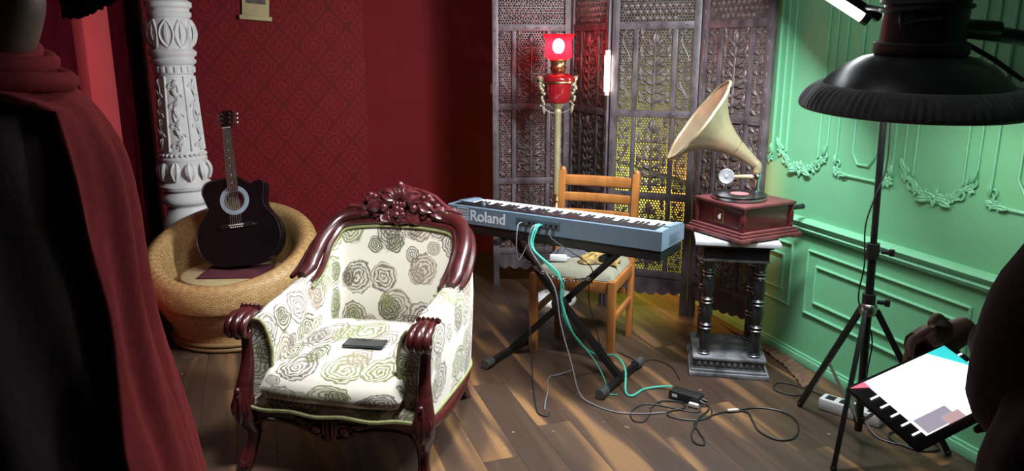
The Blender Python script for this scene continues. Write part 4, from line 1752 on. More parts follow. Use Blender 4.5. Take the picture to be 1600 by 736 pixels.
cable('pale_cable', 'pale grey cable end hanging left of the stand foot', 'grey_cable',
      [(1.40, 3.20, .03), (1.33, 3.22, .005), (1.27, 3.20, .005), (1.21, 3.06, .005), (1.16, 2.96, .005), (1.13, 2.89, .005)], .003)
cable('looped_cable', 'long black power cable looping over the floor beside the pedestal', 'black_cable',
      [(1.80, 2.70, .02), (1.835, 2.69, .004), (1.80, 2.65, .004), (1.72, 2.60, .004), (1.69, 2.56, .004), (1.63, 2.50, .004), (1.60, 2.43, .004), (1.625, 2.40, .004), (1.65, 2.44, .004), (1.665, 2.50, .004),
       (1.69, 2.575, .004), (1.76, 2.60, .004), (1.87, 2.62, .004), (1.96, 2.59, .004), (1.93, 2.50, .004), (1.905, 2.42, .004), (1.93, 2.34, .004), (2.00, 2.33, .004), (2.075, 2.39, .004), (2.12, 2.48, .004), (2.10, 2.56, .004), (2.02, 2.612, .004), (1.93, 2.612, .006)], .004)
cable('output_cord', 'dark green cord coiled in front of the black power brick', 'black_cable',
      [(1.79, 2.69, .02), (1.76, 2.66, .004), (1.70, 2.70, .004), (1.62, 2.78, .004), (1.56, 2.80, .004), (1.48, 2.75, .004), (1.455, 2.68, .004), (1.49, 2.655, .004), (1.56, 2.72, .004), (1.585, 2.76, .004), (1.66, 2.80, .006), (1.74, 2.76, .006), (1.72, 2.71, .006), (1.64, 2.70, .006), (1.62, 2.66, .004), (1.69, 2.60, .004), (1.78, 2.60, .004), (1.83, 2.66, .004)], .0034)
t = thing('cord_connector', 'small white cord connector lying on the power cord loop', 'connector', (1.905, 2.612, 0), R(-10))
G().box((0, 0, .011), (.05, .014, .010), bev=.003).build('connector_body', 'white_plastic', t)
G().box((.03, 0, .011), (.014, .010, .007), bev=.002).build('connector_plug', 'steel', t)

t = thing('power_brick', 'black power brick on the floor in front of the stand', 'power adapter', (1.775, 2.785, 0), R(-56))
G().box((0, 0, .021), (.145, .062, .04), bev=.005).build('brick_case', 'black_plastic', t)
G().box((-.042, -.0315, .022), (.026, .001, .014)).build('rating_label', 'print_white', t)
G().tube([(.072, .01, .02), (.10, .012, .016)], [.009, .005], 8).build('strain_relief', 'black_plastic', t)
G().tube([(.072, -.014, .02), (.10, -.016, .014)], [.009, .005], 8).build('strain_relief', 'black_plastic', t)
G().box((.06, -.05, .013), (.045, .018, .016), bev=.003).build('plug', 'white_plastic', t)


# ------------------------------------------------------------------ black pedestal table
def pedestal():
    t = thing('pedestal_table', 'black pedestal table with four turned legs under the gramophone', 'table', (2.185, 3.085, 0), R(-29.4))
    g = G()
    for s_, z0, z1 in ((.375, 0, .022), (.355, .022, .034), (.33, .034, .042)):
        g.box((0, 0, (z0 + z1) / 2), (s_, s_, z1 - z0), bev=.004)
    g.box((0, 0, .062), (.315, .315, .042), bev=.003)
    g.box((0, 0, .088), (.345, .345, .014), bev=.004)
    pl = g.build('plinth', 'pedestal_dust', t)
    for k in range(11):
        u = -.14 + .028 * k
        for (x, y) in ((u, -.158), (u, .158), (-.158, u), (.158, u)):
            G().ball((x, y, .062), (.0115, .0115, .016), 8, 6).build('bead', 'pedestal_dust', pl)
    prof = [(.028, .095), (.028, .115), (.022, .118), (.024, .13), (.027, .17), (.024, .215), (.02, .222), (.028, .228), (.028, .236), (.021, .241), (.028, .246), (.028, .254), (.02, .26),
            (.024, .275), (.029, .31), (.024, .345), (.02, .352), (.028, .358), (.028, .366), (.021, .371), (.028, .376), (.028, .384), (.02, .39), (.024, .405), (.029, .44), (.024, .48), (.02, .487), (.028, .493), (.028, .50), (.022, .506), (.028, .512), (.028, .52), (.022, .53), (.026, .545), (.03, .575)]
    leg = None
    for sx in (-1, 1):
        for sy in (-1, 1):
            if leg is None:
                leg = G().lathe(prof, 16).build('turned_leg', 'pedestal_black', t, smooth=35)
                leg.location = (sx * .118, sy * .118, 0)
                rings_ = []
                for z in (.232, .25, .362, .38, .497, .516, .105):
                    rings_.append(G().tube([(.0275 * math.cos(TAU * k / 16), .0275 * math.sin(TAU * k / 16), z) for k in range(16)], .003, 5, closed=True).build('silver_ring', 'steel', leg))
            else:
                l2 = dup(leg, t, (sx * .118, sy * .118, 0))
                for q in rings_:
                    dup(q, l2)
    g = G()
    for a in range(4):
        rot = Matrix.Rotation(R(90 * a), 3, 'Z')
        g.box(rot @ Vector((0, -.13, .61)), (.30, .03, .07), rot, .003)
    g.box((0, 0, .65), (.33, .33, .014), bev=.003)
    g.build('apron', 'pedestal_black', t)
    g = G().box((0, 0, .668), (.385, .385, .022), bev=.004)
    g.build('table_top', 'slab_white', t)
    g = G()
    for a in range(4):
        rot = Matrix.Rotation(R(90 * a), 3, 'Z')
        g.box(rot @ Vector((0, -.147, .578)), (.305, .008, .012), rot, .002)
    g.build('apron_bead', 'pedestal_dust', t)


pedestal()


# ------------------------------------------------------------------ gramophone
def gramophone():
    t = thing('gramophone', 'mahogany box gramophone with brass horn on the black pedestal', 'gramophone', (2.222, 3.078, .686), R(9))
    s = .19
    g = G()
    for w_, z0, z1 in ((.385, .0, .018), (.365, .018, .030), (.345, .030, .042)):
        g.box((0, 0, (z0 + z1) / 2), (w_, w_, z1 - z0), bev=.004)
    for sx in (-1, 1):
        for sy in (-1, 1):
            g.box((sx * .165, sy * .165, .004), (.06, .06, .02), bev=.004)
    g.build('base_moulding', 'gram_dust', t)
    G().box((0, 0, .095), (.305, .305, .112), bev=.003).build('box', 'gram_wood', t)
    G().box((0, 0, .157), (.335, .335, .016), bev=.005).build('lid', 'gram_dust', t)
    for sx in (-1, 1):
        for sy in (-1, 1):
            G().lathe([(.012, .042), (.014, .05), (.009, .062), (.013, .075), (.015, .095), (.013, .115), (.009, .128), (.014, .14), (.012, .15)], 12, (sx * .152, sy * .152, 0)).build('corner_post', 'gram_wood', t)
    # the long visible face is the -x face: plate with a pale blot
    g = G().box((-.1535, 0, .095), (.004, .062, .066), bev=.001)
    pl = g.build('maker_plate', 'plate_gold', t)
    G().box((-.1562, 0, .095), (.002, .050, .054)).build('plate_field', 'gram_wood', pl)
    g = G().ball((-.157, -.004, .088), (.003, .011, .012), 8, 6)
    g.ball((-.157, -.010, .101), (.003, .006, .006), 8, 6)
    g.build('plate_motif', 'print_white', pl)
    # crank on the right side
    g = G().tube(spline([(.15, -.06, .10), (.20, -.06, .10), (.21, -.06, .11), (.215, -.10, .12), (.215, -.12, .12)], 3), .006, 8)
    g.build('crank', 'steel', t)
    G().tube([(.215, -.115, .12), (.27, -.115, .12)], [.012, .014], 10).build('crank_handle', 'black_plastic', t)
    # turntable, record
    tx, ty = -.035, .0
    G().lathe([(.11, .167), (.125, .17), (.125, .182), (.12, .186), (0, .186)], 40, (tx, ty, 0)).build('turntable', 'steel', t)
    rec = G().lathe([(.0, .187), (.127, .187), (.128, .1885), (.127, .190), (.045, .1905), (.0, .1905)], 48, (tx, ty, 0)).build('record', 'vinyl', t)
    G().lathe([(.0, .191), (.043, .191), (.0, .1925)], 28, (tx, ty, 0)).build('record_label', 'record_label', rec)
    G().lathe([(.003, .19), (.003, .202), (.0, .204)], 8, (tx, ty, 0)).build('spindle', 'chrome', rec)
    # tone arm from rear right bracket
    bx, by = .125, .055
    g = G().lathe([(.03, .165), (.03, .175), (.018, .18), (.014, .20), (.016, .235), (.022, .24), (.022, .262), (.018, .268)], 18, (bx, by, 0))
    g.build('horn_bracket', 'chrome', t)
    # vectors in local frame
    ez = R(9)
    toL = lambda v: Matrix.Rotation(-ez, 3, 'Z') @ Vector(v)
    left = toL((-.85, .527, 0))
    away = toL((.527, .85, 0))
    sbp = Vector((bx, by, .252)) + left * .145 - away * .03
    g = G().tube(spline([(bx, by, .25), Vector((bx, by, .25)) + left * .05, sbp + Vector((0, 0, .0)) - left * .03], 5), lerp_list([.012, .0105, .008], 5), 10)
    g.build('tone_arm', 'lamp_cream', t)
    m = (-away * .97 + left * .1 + Vector((0, 0, .15))).to_track_quat('Z', 'Y').to_matrix()
    g = G().lathe([(0, -.009), (.036, -.009), (.038, -.006), (.038, .006), (.034, .009), (.028, .007), (.01, .0065), (.008, .010), (0, .011)], 28, sbp, m)
    sb = g.build('sound_box', 'sound_metal', t)
    G().tube([sbp + Vector((0, 0, -.036)), sbp + Vector((0, 0, -.058))], [.004, .0015], 6).build('needle', 'steel', sb)
    # horn: flared bell on a curved neck
    ax = (left * .80 + Vector((0, 0, .575)) - away * .10).normalized()
    neck = Vector((bx, by, .268))
    upz = Vector((0, 0, 1))
    c0 = neck
    pts = [c0, c0 + upz * .035 - left * .0, c0 + upz * .055 + left * .022, c0 + upz * .075 + left * .045, c0 + upz * .075 + left * .045 + ax * .045]
    base = pts[-1]
    for q in (.05, .10, .155, .20, .232, .252, .262):
        pts.append(base + ax * q)
    rr = [.019, .020, .022, .027, .036, .048, .066, .096, .138, .180, .212, .232]
    ctr = spline(pts, 4)
    rad = lerp_list(rr, 4)
    n = 64
    g = G()
    vs = []
    nrm = None
    m_ = len(ctr)
    up0 = away
    for i in range(m_):
        tt = (ctr[min(i + 1, m_ - 1)] - ctr[max(i - 1, 0)]).normalized()
        nn = (up0 - tt * up0.dot(tt)).normalized()
        bb = tt.cross(nn)
        fl = max(0, (i - m_ * .45) / (m_ * .55))
        for k in range(n):
            a = TAU * k / n
            r_ = rad[i] * (1 - .05 * fl * (1 - abs(math.cos(a * 4))) ** 2)
            vs.append(ctr[i] + (nn * math.cos(a) + bb * math.sin(a)) * r_)
    fs = [(i * n + k, i * n + (k + 1) % n, (i + 1) * n + (k + 1) % n, (i + 1) * n + k) for i in range(m_ - 1) for k in range(n)]
    g.add(vs, fs)
    hn = g.build('horn', 'horn_brass', t, smooth=60)
    md = hn.modifiers.new('thick', 'SOLIDIFY')
    md.thickness = .002
    g = G()
    g.tube([vs[(m_ - 1) * n + k] for k in range(n)], .0075, 8, closed=True)
    g.build('horn_rim', 'horn_brass', t, smooth=60)
    g = G()
    for i in (int(m_ * .44),):
        g.tube([vs[i * n + k] for k in range(n)], .003, 6, closed=True)
    g.build('horn_seam', 'brass', t)


gramophone()


# ------------------------------------------------------------------ light stand, dish light, LED tube
def light_stand():
    bx, by = 2.235, 2.232
    t = thing('light_stand', 'black tripod light stand in front of the green wall', 'light stand', (bx, by, 0))
    topo = Vector((-.055, .012, 1.66))
    ln = lambda z: Vector((topo.x * z / 1.66, topo.y * z / 1.66, z))
    G().tube([ln(.05), ln(.80)], .0155, 12).build('lower_pole', 'black_metal', t)
    G().tube([ln(.78), ln(1.66)], .0125, 12).build('upper_pole', 'black_metal', t)
    for z, r in ((.80, .024), (.60, .025)):
        g = G().tube([ln(z - .03), ln(z + .03)], r, 12)
        g.tube([ln(z) + Vector((.02, -.02, 0)), ln(z) + Vector((.04, -.04, .0))], .009, 8)
        g.box(ln(z) + Vector((.046, -.046, 0)), (.02, .02, .026), (0, 0, R(45)), .004)
        g.build('clamp_collar', 'black_plastic', t)
    feet = [(2.223, 2.567), (1.984, 2.079), (2.49, 2.03)]
    hub = ln(.565)
    G().lathe([(.03, -.02), (.034, -.01), (.034, .015), (.026, .025)], 14, hub).build('leg_hub', 'steel', t)
    low = ln(.10)
    G().lathe([(.022, -.012), (.022, .012)], 12, low).build('brace_collar', 'black_plastic', t)
    for fx, fy in feet:
        f = Vector((fx - bx, fy - by, .012))
        d = Vector((f.x, f.y, 0)).normalized()
        a = hub + d * .03
        g = G().bar(a, f, .017, .024, .003)
        lg = g.build('tripod_leg', 'black_metal', t)
        G().ball(f, (.014, .014, .012), 8, 6).build('rubber_foot', 'black_plastic', lg)
        mid = a.lerp(f, .52)
        G().bar(low + d * .02, mid, .008, .012, .001).build('brace', 'steel', t)
        G().ball(mid, .012, 8, 6).build('joint', 'black_plastic', t)
    # cord running down the pole
    pts = [ln(1.5) + Vector((.02, 0, 0)), ln(1.15) + Vector((.022, -.012, 0)), ln(1.02) + Vector((-.02, -.012, 0)), ln(.9) + Vector((-.045, 0, 0)), ln(.75) + Vector((-.035, 0, 0)), ln(.6) + Vector((-.04, .01, 0)), ln(.45) + Vector((.03, .0, 0)), ln(.3) + Vector((.022, 0, 0)), ln(.1) + Vector((.05, .04, 0))]
    G().tube(spline(pts, 5), .003, 6).build('cord', 'black_cable', t)


light_stand()


def dish_light():
    c = Vector((2.052, 1.985, 1.372))
    t = thing('studio_light', 'black dome studio light with a gathered cloth skirt above the stand', 'studio light', c)
    t.rotation_euler = (R(3.5), R(-1.5), 0)
    pr = [(.118, .168), (.128, .160), (.17, .150), (.22, .125), (.265, .085), (.285, .062)]
    g = G().lathe([(0, .168)] + pr + [(.28, .056), (.12, .14), (0, .15)], 56)
    g.build('dome', 'dome_metal', t, smooth=40)
    n = 192

    def pleat(a, i):
        return 1 + .006 * math.sin(a * 64 + 2 * math.sin(a * 5)) * (1 if 0 < i < 8 else .2)
    sk = [(.278, .066), (.298, .064), (.322, .048), (.338, .028), (.348, .008), (.350, -.006), (.345, -.014), (.335, -.012), (.32, .0), (.29, .045)]
    sk = [(p.x, p.y) for p in spline([(a, b_, 0) for a, b_ in sk], 2)]
    g = G().lathe(sk, 480, fn=lambda a, i: 1 + (.013 * math.sin(a * 88 + 2.2 * math.sin(a * 5)) * (.6 + .4 * math.sin(a * 13))) * max(0, math.sin(PI * min(1, i / 11))))
    g.f = [f for f in g.f if len(f) == 4]
    g.build('gathered_skirt', 'black_cloth', t, smooth=70)
    G().lathe([(0, .005), (.315, .005), (.318, .0), (0, -.004)], 56).build('diffuser', 'dish_diffuser', t)
    G().lathe([(0, .16), (.135, .16), (.14, .165), (.14, .195), (.132, .20), (0, .20)], 40).build('collar', 'black_plastic', t)
    g = G().lathe([(.125, .198), (.122, .36), (.118, .44), (.11, .46), (0, .465)], 36)
    g.build('lamp_head', 'black_metal', t)
    # coiled cord round the head
    pts = []
    for k in range(180):
        a = k / 179 * TAU * 6
        pts.append(((.131 + .004 * math.sin(k * .9)) * math.cos(a), (.131 + .004 * math.sin(k * .9)) * math.sin(a), .29 + .022 * a / TAU + .004 * math.sin(k * .37)))
    G().tube(pts, .0085, 6).build('coiled_cord', 'black_cable', t)
    g = G().tube(spline([(-.12, -.02, .29), (-.15, -.05, .27), (-.145, -.06, .245), (-.12, -.06, .262), (-.06, -.12, .275)], 5), .005, 6)
    g.build('loose_loop', 'black_cable', t)
    # boom arm to the right and a tension strap
    G().tube([(.10, -.05, .238), (.30, -.115, .208), (.62, -.22, .165), (1.0, -.345, .115)], [.026, .024, .022, .022], 10).build('boom_arm', 'black_metal', t)
    G().tube([(.0, -.06, .25), (.12, -.075, .242), (.20, -.1, .24)], [.02, .026, .022], 10).build('yoke', 'black_metal', t)
    G().tube([(.13, -.03, .20), (.24, -.07, .14), (.33, -.11, .075)], .008, 8).build('support_strut', 'black_metal', t)
    # bracket back to the stand pole
    G().tube([(-.02, .06, .27), (.05, .16, .255), (.134, .262, .232)], .016, 8).build('mount_bracket', 'black_metal', t)


dish_light()


def led_tube():
    a, b_ = TUBE_A, TUBE_B
    t = thing('light_tube', 'bright white light tube slanting up beside the studio light', 'light', a)
    d = b_ - a
    G().tube([(0, 0, 0), d], .019, 14).build('glowing_tube', 'tube_glow', t)
    off = Vector((.030, -.020, .012))
    dn = d.normalized()
    G().bar(off - dn * .03, off + d + dn * .02, .05, .032, .006).build('housing', 'black_metal', t)
    for p in (Vector((0, 0, 0)) - dn * .012, d + dn * .012):
        G().tube([p - dn * .014, p + dn * .014], .022, 12).build('end_cap', 'black_plastic', t)
    hook = Vector((2.235 - .052, 2.232 + .011, 1.60)) - a
    G().tube(spline([off + dn * .05, off * .6 + hook * .5 + Vector((0, 0, .04)), hook], 5), .010, 8).build('mount_arm', 'black_metal', t)


led_tube()

# white power strip and cables at the foot of the green wall
t = thing('power_strip', 'white power strip on the floor behind the tripod stand', 'power strip', (2.37, 2.42, 0), R(-63))
G().box((0, 0, .028), (.26, .075, .052), bev=.008).build('strip_case', 'white_plastic', t)
for k in range(4):
    G().box((-.09 + .06 * k, 0, .0545), (.038, .044, .003), bev=.001).build('outlet', 'black_plastic', t)
cable('wall_cable', 'thin black cable lying along the green baseboard', 'black_cable',
      [(2.50, 3.6, .004), (2.48, 3.4, .004), (2.50, 3.2, .004), (2.49, 3.0, .004), (2.44, 2.84, .004), (2.35, 2.68, .004), (2.27, 2.66, .004), (2.22, 2.74, .004), (2.29, 2.80, .004), (2.36, 2.72, .004), (2.40, 2.56, .004)], .0035)
cable('strip_cord', 'black cord in loops around the tripod foot', 'black_cable',
      [(2.34, 2.30, .03), (2.33, 2.22, .005), (2.38, 2.14, .005), (2.44, 2.12, .005), (2.47, 2.18, .005), (2.43, 2.24, .006), (2.37, 2.20, .008), (2.40, 2.09, .005), (2.49, 2.07, .005), (2.52, 2.15, .005)], .004)
g = G()
rnd = random.Random(11)


def film(u, v):
    y = 3.22 - .50 * u
    x = 2.505 - .12 * (u - .1) * u + (v - .5) * .085
    return Vector((x, y, .004 + .012 * abs(math.sin(u * 34 + 3 * v)) * (.4 + .6 * abs(math.sin(v * 5 + u * 9)))))


g.grid(film, 60, 6)
g.grid(lambda u, v: Vector((film(u, v).x, film(u, v).y, .001)), 10, 2)
tag(g.build('plastic_film', 'brown_film'), 'crumpled brown strip of film lying along the green baseboard', 'plastic film')


# ------------------------------------------------------------------ people
def skin_body(name, verts, edges, radii, mat, loc, rotz, root=0):
    me = bpy.data.meshes.new(name)
    me.from_pydata(verts, edges, [])
    o = bpy.data.objects.new(name, me)
    C.objects.link(o)
    md = o.modifiers.new('skin', 'SKIN')
    md.use_smooth_shade = True
    sv = me.skin_vertices[0].data if me.skin_vertices else None
    if sv is None:
        bpy.context.view_layer.objects.active = o
        sv = me.skin_vertices[0].data
    for i, r in enumerate(radii):
        sv[i].radius = r if isinstance(r, tuple) else (r, r)
        sv[i].use_root = (i == root)
    ss = o.modifiers.new('sub', 'SUBSURF')
    ss.levels = 2
    ss.render_levels = 2
    bpy.context.view_layer.update()
    bm_ = bpy.data.meshes.new_from_object(o.evaluated_get(bpy.context.evaluated_depsgraph_get()))
    o.modifiers.clear()
    o.data = bm_
    bm_.name = name
    bm_.materials.clear()
    bm_.materials.append(M[mat])
    for p in bm_.polygons:
        p.material_index = 0
        p.use_smooth = True
    o.location = loc
    o.rotation_euler = (0, 0, rotz)
    return o


def head_mesh(c, beard=True):
    """head looking along +x, centre c"""
    g = G()
    nu, nv = 28, 20

    def f(u, v):
        a = TAU * u
        p = -PI / 2 + PI * v
        x, y, z = math.cos(p) * math.cos(a), math.cos(p) * math.sin(a), math.sin(p)
        rx, ry, rz = .098, .076, .118
        X, Y, Z = x * rx, y * ry, z * rz
        if x > 0:
            X *= 1 - .06 * (abs(z) < .5)
            X += .026 * math.exp(-((Y / .013) ** 2 + ((Z + .012) / .026) ** 2))      # nose
            X -= .010 * math.exp(-(((abs(Y) - .032) / .014) ** 2 + ((Z - .012) / .013) ** 2))  # eye sockets
            X += .006 * math.exp(-(((Z - .035) / .012) ** 2))                            # brow
            X += .007 * math.exp(-((Y / .022) ** 2 + ((Z + .057) / .011) ** 2))          # lips
            X += .012 * math.exp(-((Y / .025) ** 2 + ((Z + .095) / .02) ** 2))           # chin
        if z < -.2:
            Y *= 1 - .22 * (-z - .2)
        return Vector((X, Y, Z)) + Vector(c)
    g.grid(f, nu, nv)
    for sg in (-1, 1):
        g.ball(Vector(c) + Vector((-.008, sg * .078, -.005)), (.018, .009, .032), 10, 8)
        g.ball(Vector(c) + Vector((-.002, sg * .084, -.006)), (.010, .006, .02), 8, 6)
    return g


def hand(g, wrist, fwd, side, nrm, curl=.6, mirror=1, s=1.0):
    """palm with five fingers; fwd along fingers, side towards the thumb, nrm out of the back of the hand"""
    w_, f, sd, n = Vector(wrist), Vector(fwd).normalized(), Vector(side).normalized(), Vector(nrm).normalized()
    g.tube(spline([w_ - f * .03, w_ + f * .02, w_ + f * .06, w_ + f * .092], 3), lerp_list([.024 * s, .03 * s, .038 * s, .034 * s], 3), 12, flat=1, up=None)
    for k, (off, ln) in enumerate(((.030, .070), (.010, .079), (-.010, .073), (-.029, .056))):
        b_ = w_ + f * .082 + sd * off * s
        p1 = b_ + (f * math.cos(curl * .3) - n * math.sin(curl * .3)) * ln * .45
        p2 = p1 + (f * math.cos(curl) - n * math.sin(curl)) * ln * .32
        p3 = p2 + (f * math.cos(curl * 1.7) - n * math.sin(curl * 1.7)) * ln * .26
        g.tube(spline([b_ - f * .02, p1, p2, p3], 3), lerp_list([.0098, .0092, .0085, .006], 3), 8)
        g.ball(p3, .0062, 8, 6)
    b_ = w_ + f * .03 + sd * .028
    p1 = b_ + (f * .6 + sd * .7 - n * .2).normalized() * .04
    p2 = p1 + (f * .85 + sd * .3 - n * .4).normalized() * .03
    g.tube(spline([w_ + f * .015 + sd * .01, b_, p1, p2], 3), lerp_list([.014, .0135, .0105, .007], 3), 8)
    g.ball(p2, .0075, 8, 6)


# --- standing person at the left, wrapped in a red shawl, facing right
def person_left():
    loc = (-.353, 1.143, 0)
    rz = R(-18.7)
    V = [(0, 0, .95), (0, 0, 1.15), (.005, 0, 1.32), (0, 0, 1.46), (.05, 0, 1.54), (.095, 0, 1.65),
         (0, .10, .90), (.0, .11, .50), (-.01, .11, .09), (.12, .12, .04),
         (0, -.10, .90), (.0, -.11, .50), (-.01, -.11, .09), (.12, -.12, .04),
         (0, .185, 1.44), (.0, .215, 1.17), (.10, .18, .97), (.15, .15, .93),
         (0, -.185, 1.44), (.0, -.215, 1.17), (.10, -.18, .97), (.15, -.15, .93)]
    E = [(0, 1), (1, 2), (2, 3), (3, 4), (4, 5), (0, 6), (6, 7), (7, 8), (8, 9), (0, 10), (10, 11), (11, 12), (12, 13), (3, 14), (14, 15), (15, 16), (16, 17), (3, 18), (18, 19), (19, 20), (20, 21)]
    Rr = [(.13, .15), (.12, .14), (.13, .16), (.09, .11), .058, .056, .085, .06, .045, .035, .085, .06, .045, .035, .06, .045, .035, .03, .06, .045, .035, .03]
    o = skin_body('person', V, E, Rr, 'skin', loc, rz)
    tag(o, 'bearded person in a red shawl standing in profile at the left edge', 'person')
    head_c = (.142, 0, 1.762)
    head_mesh(head_c).build('head', 'skin', o, smooth=80)
    g = G()
    for sg in (-1, 1):
        g.ball((head_c[0] + .082, sg * .032, head_c[2] + .012), .011, 10, 8)
    g.build('eye', 'eye_white', o)
    # beard: a shaped mass under and round the jaw
    g = G()

    def bf(u, v):
        a = (u - .5) * PI * 1.05
        p = -PI / 2 + (PI * .55) * v
        k = .007 * math.sin(u * 90 + 4 * math.sin(v * 25))
        x = (.100 + k) * math.cos(p) * math.cos(a)
        y = (.080 + k) * math.cos(p) * math.sin(a)
        z = -.030 + (.098 + k) * math.sin(p) * (1 + .30 * max(0, math.cos(a)))
        return Vector((head_c[0] + .012 + x * 1.08, y, head_c[2] - .03 + z * .9))
    g.grid(bf, 48, 20)
    g.build('beard', 'hair', o, smooth=60)
    g = G()

    def hf(u, v):
        a = TAU * u
        p = PI / 2 - PI * .62 * v * (1 if math.cos(a) < .2 else .52)
        k = 1.08 + .03 * math.sin(u * 70 + 3 * math.sin(v * 12))
        return Vector((head_c[0] - .006 + .1 * k * math.cos(p) * math.cos(a), .079 * k * math.cos(p) * math.sin(a), head_c[2] + .004 + .12 * k * math.sin(p)))
    g.grid(hf, 48, 18)
    g.build('hair', 'hair', o, smooth=60)
    # one garment in two colours: dark for its shade, red for its lit side
    zs = [1.565, 1.52, 1.475, 1.41, 1.33, 1.24, 1.16, 1.07, 1.0, .85, .6, .35, .22]
    rf = [.070, .095, .122, .145, .153, .155, .160, .173, .188, .215, .24, .255, .26]
    rb = [.06, .10, .13, .15, .16, .17, .18, .19, .2, .22, .24, .25, .25]
    rs = [.075, .14, .205, .245, .26, .265, .27, .275, .28, .29, .30, .31, .31]
    K = 4
    zz, ff, bb, ss = (lerp_list(q, K) for q in (zs, rf, rb, rs))
    n = 96
    g = G()

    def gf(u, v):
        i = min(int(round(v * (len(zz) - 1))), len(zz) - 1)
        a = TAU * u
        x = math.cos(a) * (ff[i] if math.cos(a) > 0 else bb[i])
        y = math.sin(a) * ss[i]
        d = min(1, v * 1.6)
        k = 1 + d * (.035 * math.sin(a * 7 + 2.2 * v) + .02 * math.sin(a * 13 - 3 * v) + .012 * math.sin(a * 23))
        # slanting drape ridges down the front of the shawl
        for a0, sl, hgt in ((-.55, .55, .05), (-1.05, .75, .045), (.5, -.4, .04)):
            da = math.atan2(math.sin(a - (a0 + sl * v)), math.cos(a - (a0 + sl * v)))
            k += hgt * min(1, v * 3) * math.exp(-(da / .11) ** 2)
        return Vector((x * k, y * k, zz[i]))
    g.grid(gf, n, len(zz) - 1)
    g.build('coat', 'garment_dark_and_shaded', o, smooth=80)  # not a separate coat: shaded side of the red garment, painted dark

    # the red shawl hangs over the chest and the far shoulder, its edge cut along the shade line
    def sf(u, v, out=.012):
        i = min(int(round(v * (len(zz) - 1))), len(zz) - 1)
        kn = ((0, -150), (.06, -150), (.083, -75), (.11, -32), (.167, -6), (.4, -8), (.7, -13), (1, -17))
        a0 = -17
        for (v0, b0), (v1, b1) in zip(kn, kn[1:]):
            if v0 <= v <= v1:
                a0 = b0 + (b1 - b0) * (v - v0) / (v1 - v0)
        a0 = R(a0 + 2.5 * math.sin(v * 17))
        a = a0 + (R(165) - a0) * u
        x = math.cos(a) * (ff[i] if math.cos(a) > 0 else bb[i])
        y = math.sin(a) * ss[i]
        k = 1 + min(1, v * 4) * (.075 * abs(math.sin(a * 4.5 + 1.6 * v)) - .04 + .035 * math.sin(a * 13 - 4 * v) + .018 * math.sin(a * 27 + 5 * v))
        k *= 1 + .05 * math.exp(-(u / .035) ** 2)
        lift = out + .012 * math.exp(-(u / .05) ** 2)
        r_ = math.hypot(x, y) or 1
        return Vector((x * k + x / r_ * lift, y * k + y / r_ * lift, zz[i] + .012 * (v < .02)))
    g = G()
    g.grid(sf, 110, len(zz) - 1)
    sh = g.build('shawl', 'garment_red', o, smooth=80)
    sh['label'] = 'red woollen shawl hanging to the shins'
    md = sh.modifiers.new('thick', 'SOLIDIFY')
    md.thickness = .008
    # shawl folds lying round the neck and over the near shoulder
    for q, (rx_, ry_, z0, dz, rr) in enumerate(((.100, .098, 1.572, .006, .010), (.112, .125, 1.556, .006, .012), (.125, .155, 1.536, .008, .013))):
        g = G()
        pts = [(rx_ * math.cos(a) * (1 if math.cos(a) > 0 else .8), ry_ * math.sin(a), z0 + dz * math.sin(a * 2 + q) - .034 * math.cos(a)) for a in [R(-150) + R(330) * k / 30 for k in range(31)]]
        g.tube(pts, [rr * (.5 + .5 * math.sin(PI * (k + 2) / 34)) for k in range(31)], 8)
        g.build('shawl_fold', 'garment_red', o, smooth=80)
    g = G()
    for y in (-.12, .12):
        g.box((.06, y, .04), (.27, .1, .08), bev=.025)
    g.build('shoes', 'black_plastic', o)


person_left()


# --- tablet and the person at the right edge who holds it
TL, TT, TB = Vector((.924, .956, .993)), Vector((1.156, .976, 1.037)), Vector((.910, .817, .939))
ex = (TT - TL)
LX = ex.length
ex.normalize()
ey = (TB - TL)
ey = ey - ex * ey.dot(ex)
LY = ey.length
ey.normalize()
nz = ey.cross(ex)
if nz.z < 0:
    nz = -nz
t = thing('tablet', 'tablet with a glaring white screen held at the right edge', 'tablet', TL)
TM = Matrix((ex, -ey, nz)).transposed()
t.rotation_euler = TM.to_euler()
# local: x along the long edge, -y down towards the near edge, z out of the glass
G().box((LX / 2, -LY / 2, -.004), (LX + .004, LY + .004, .008), bev=.003).build('tablet_body', 'black_plastic', t)
scr = G().box((LX * .535, -LY * .47, .0006), (LX * .81, LY * .88, .0012)).build('lit_screen', 'screen_white', t, smooth=0)
G().prism([(LX * .76, -LY * .03), (LX * .94, -LY * .03), (LX * .94, -LY * .42)], .0012, .0018).build('cyan_corner', 'screen_cyan', scr, smooth=0)
G().prism([(LX * .005, -LY * .03), (LX * .13, -LY * .03), (LX * .13, -LY * .12)], .0005, .0018).build('pink_corner', 'screen_pink', scr, smooth=0)
G().box((LX * .30, -LY * .80, .0014), (LX * .30, LY * .20, .0006)).build('dim_picture', 'screen_dim', scr, smooth=0)
G().box((LX * .42, -LY * .86, .0020), (LX * .16, LY * .11, .0006)).build('picture_face', 'screen_skin', scr, smooth=0)
for k in range(5):
    G().box((LX * (.085), -LY * (.26 + .145 * k), .0016), (LX * .075, LY * .022, .0008)).build('menu_mark', 'screen_white', scr, smooth=0)

for k in range(3):
    G().box((LX * .968, -LY * (.22 + .14 * k), .0012), (LX * .04, LY * .022, .0008)).build('menu_mark', 'screen_white', scr, smooth=0)


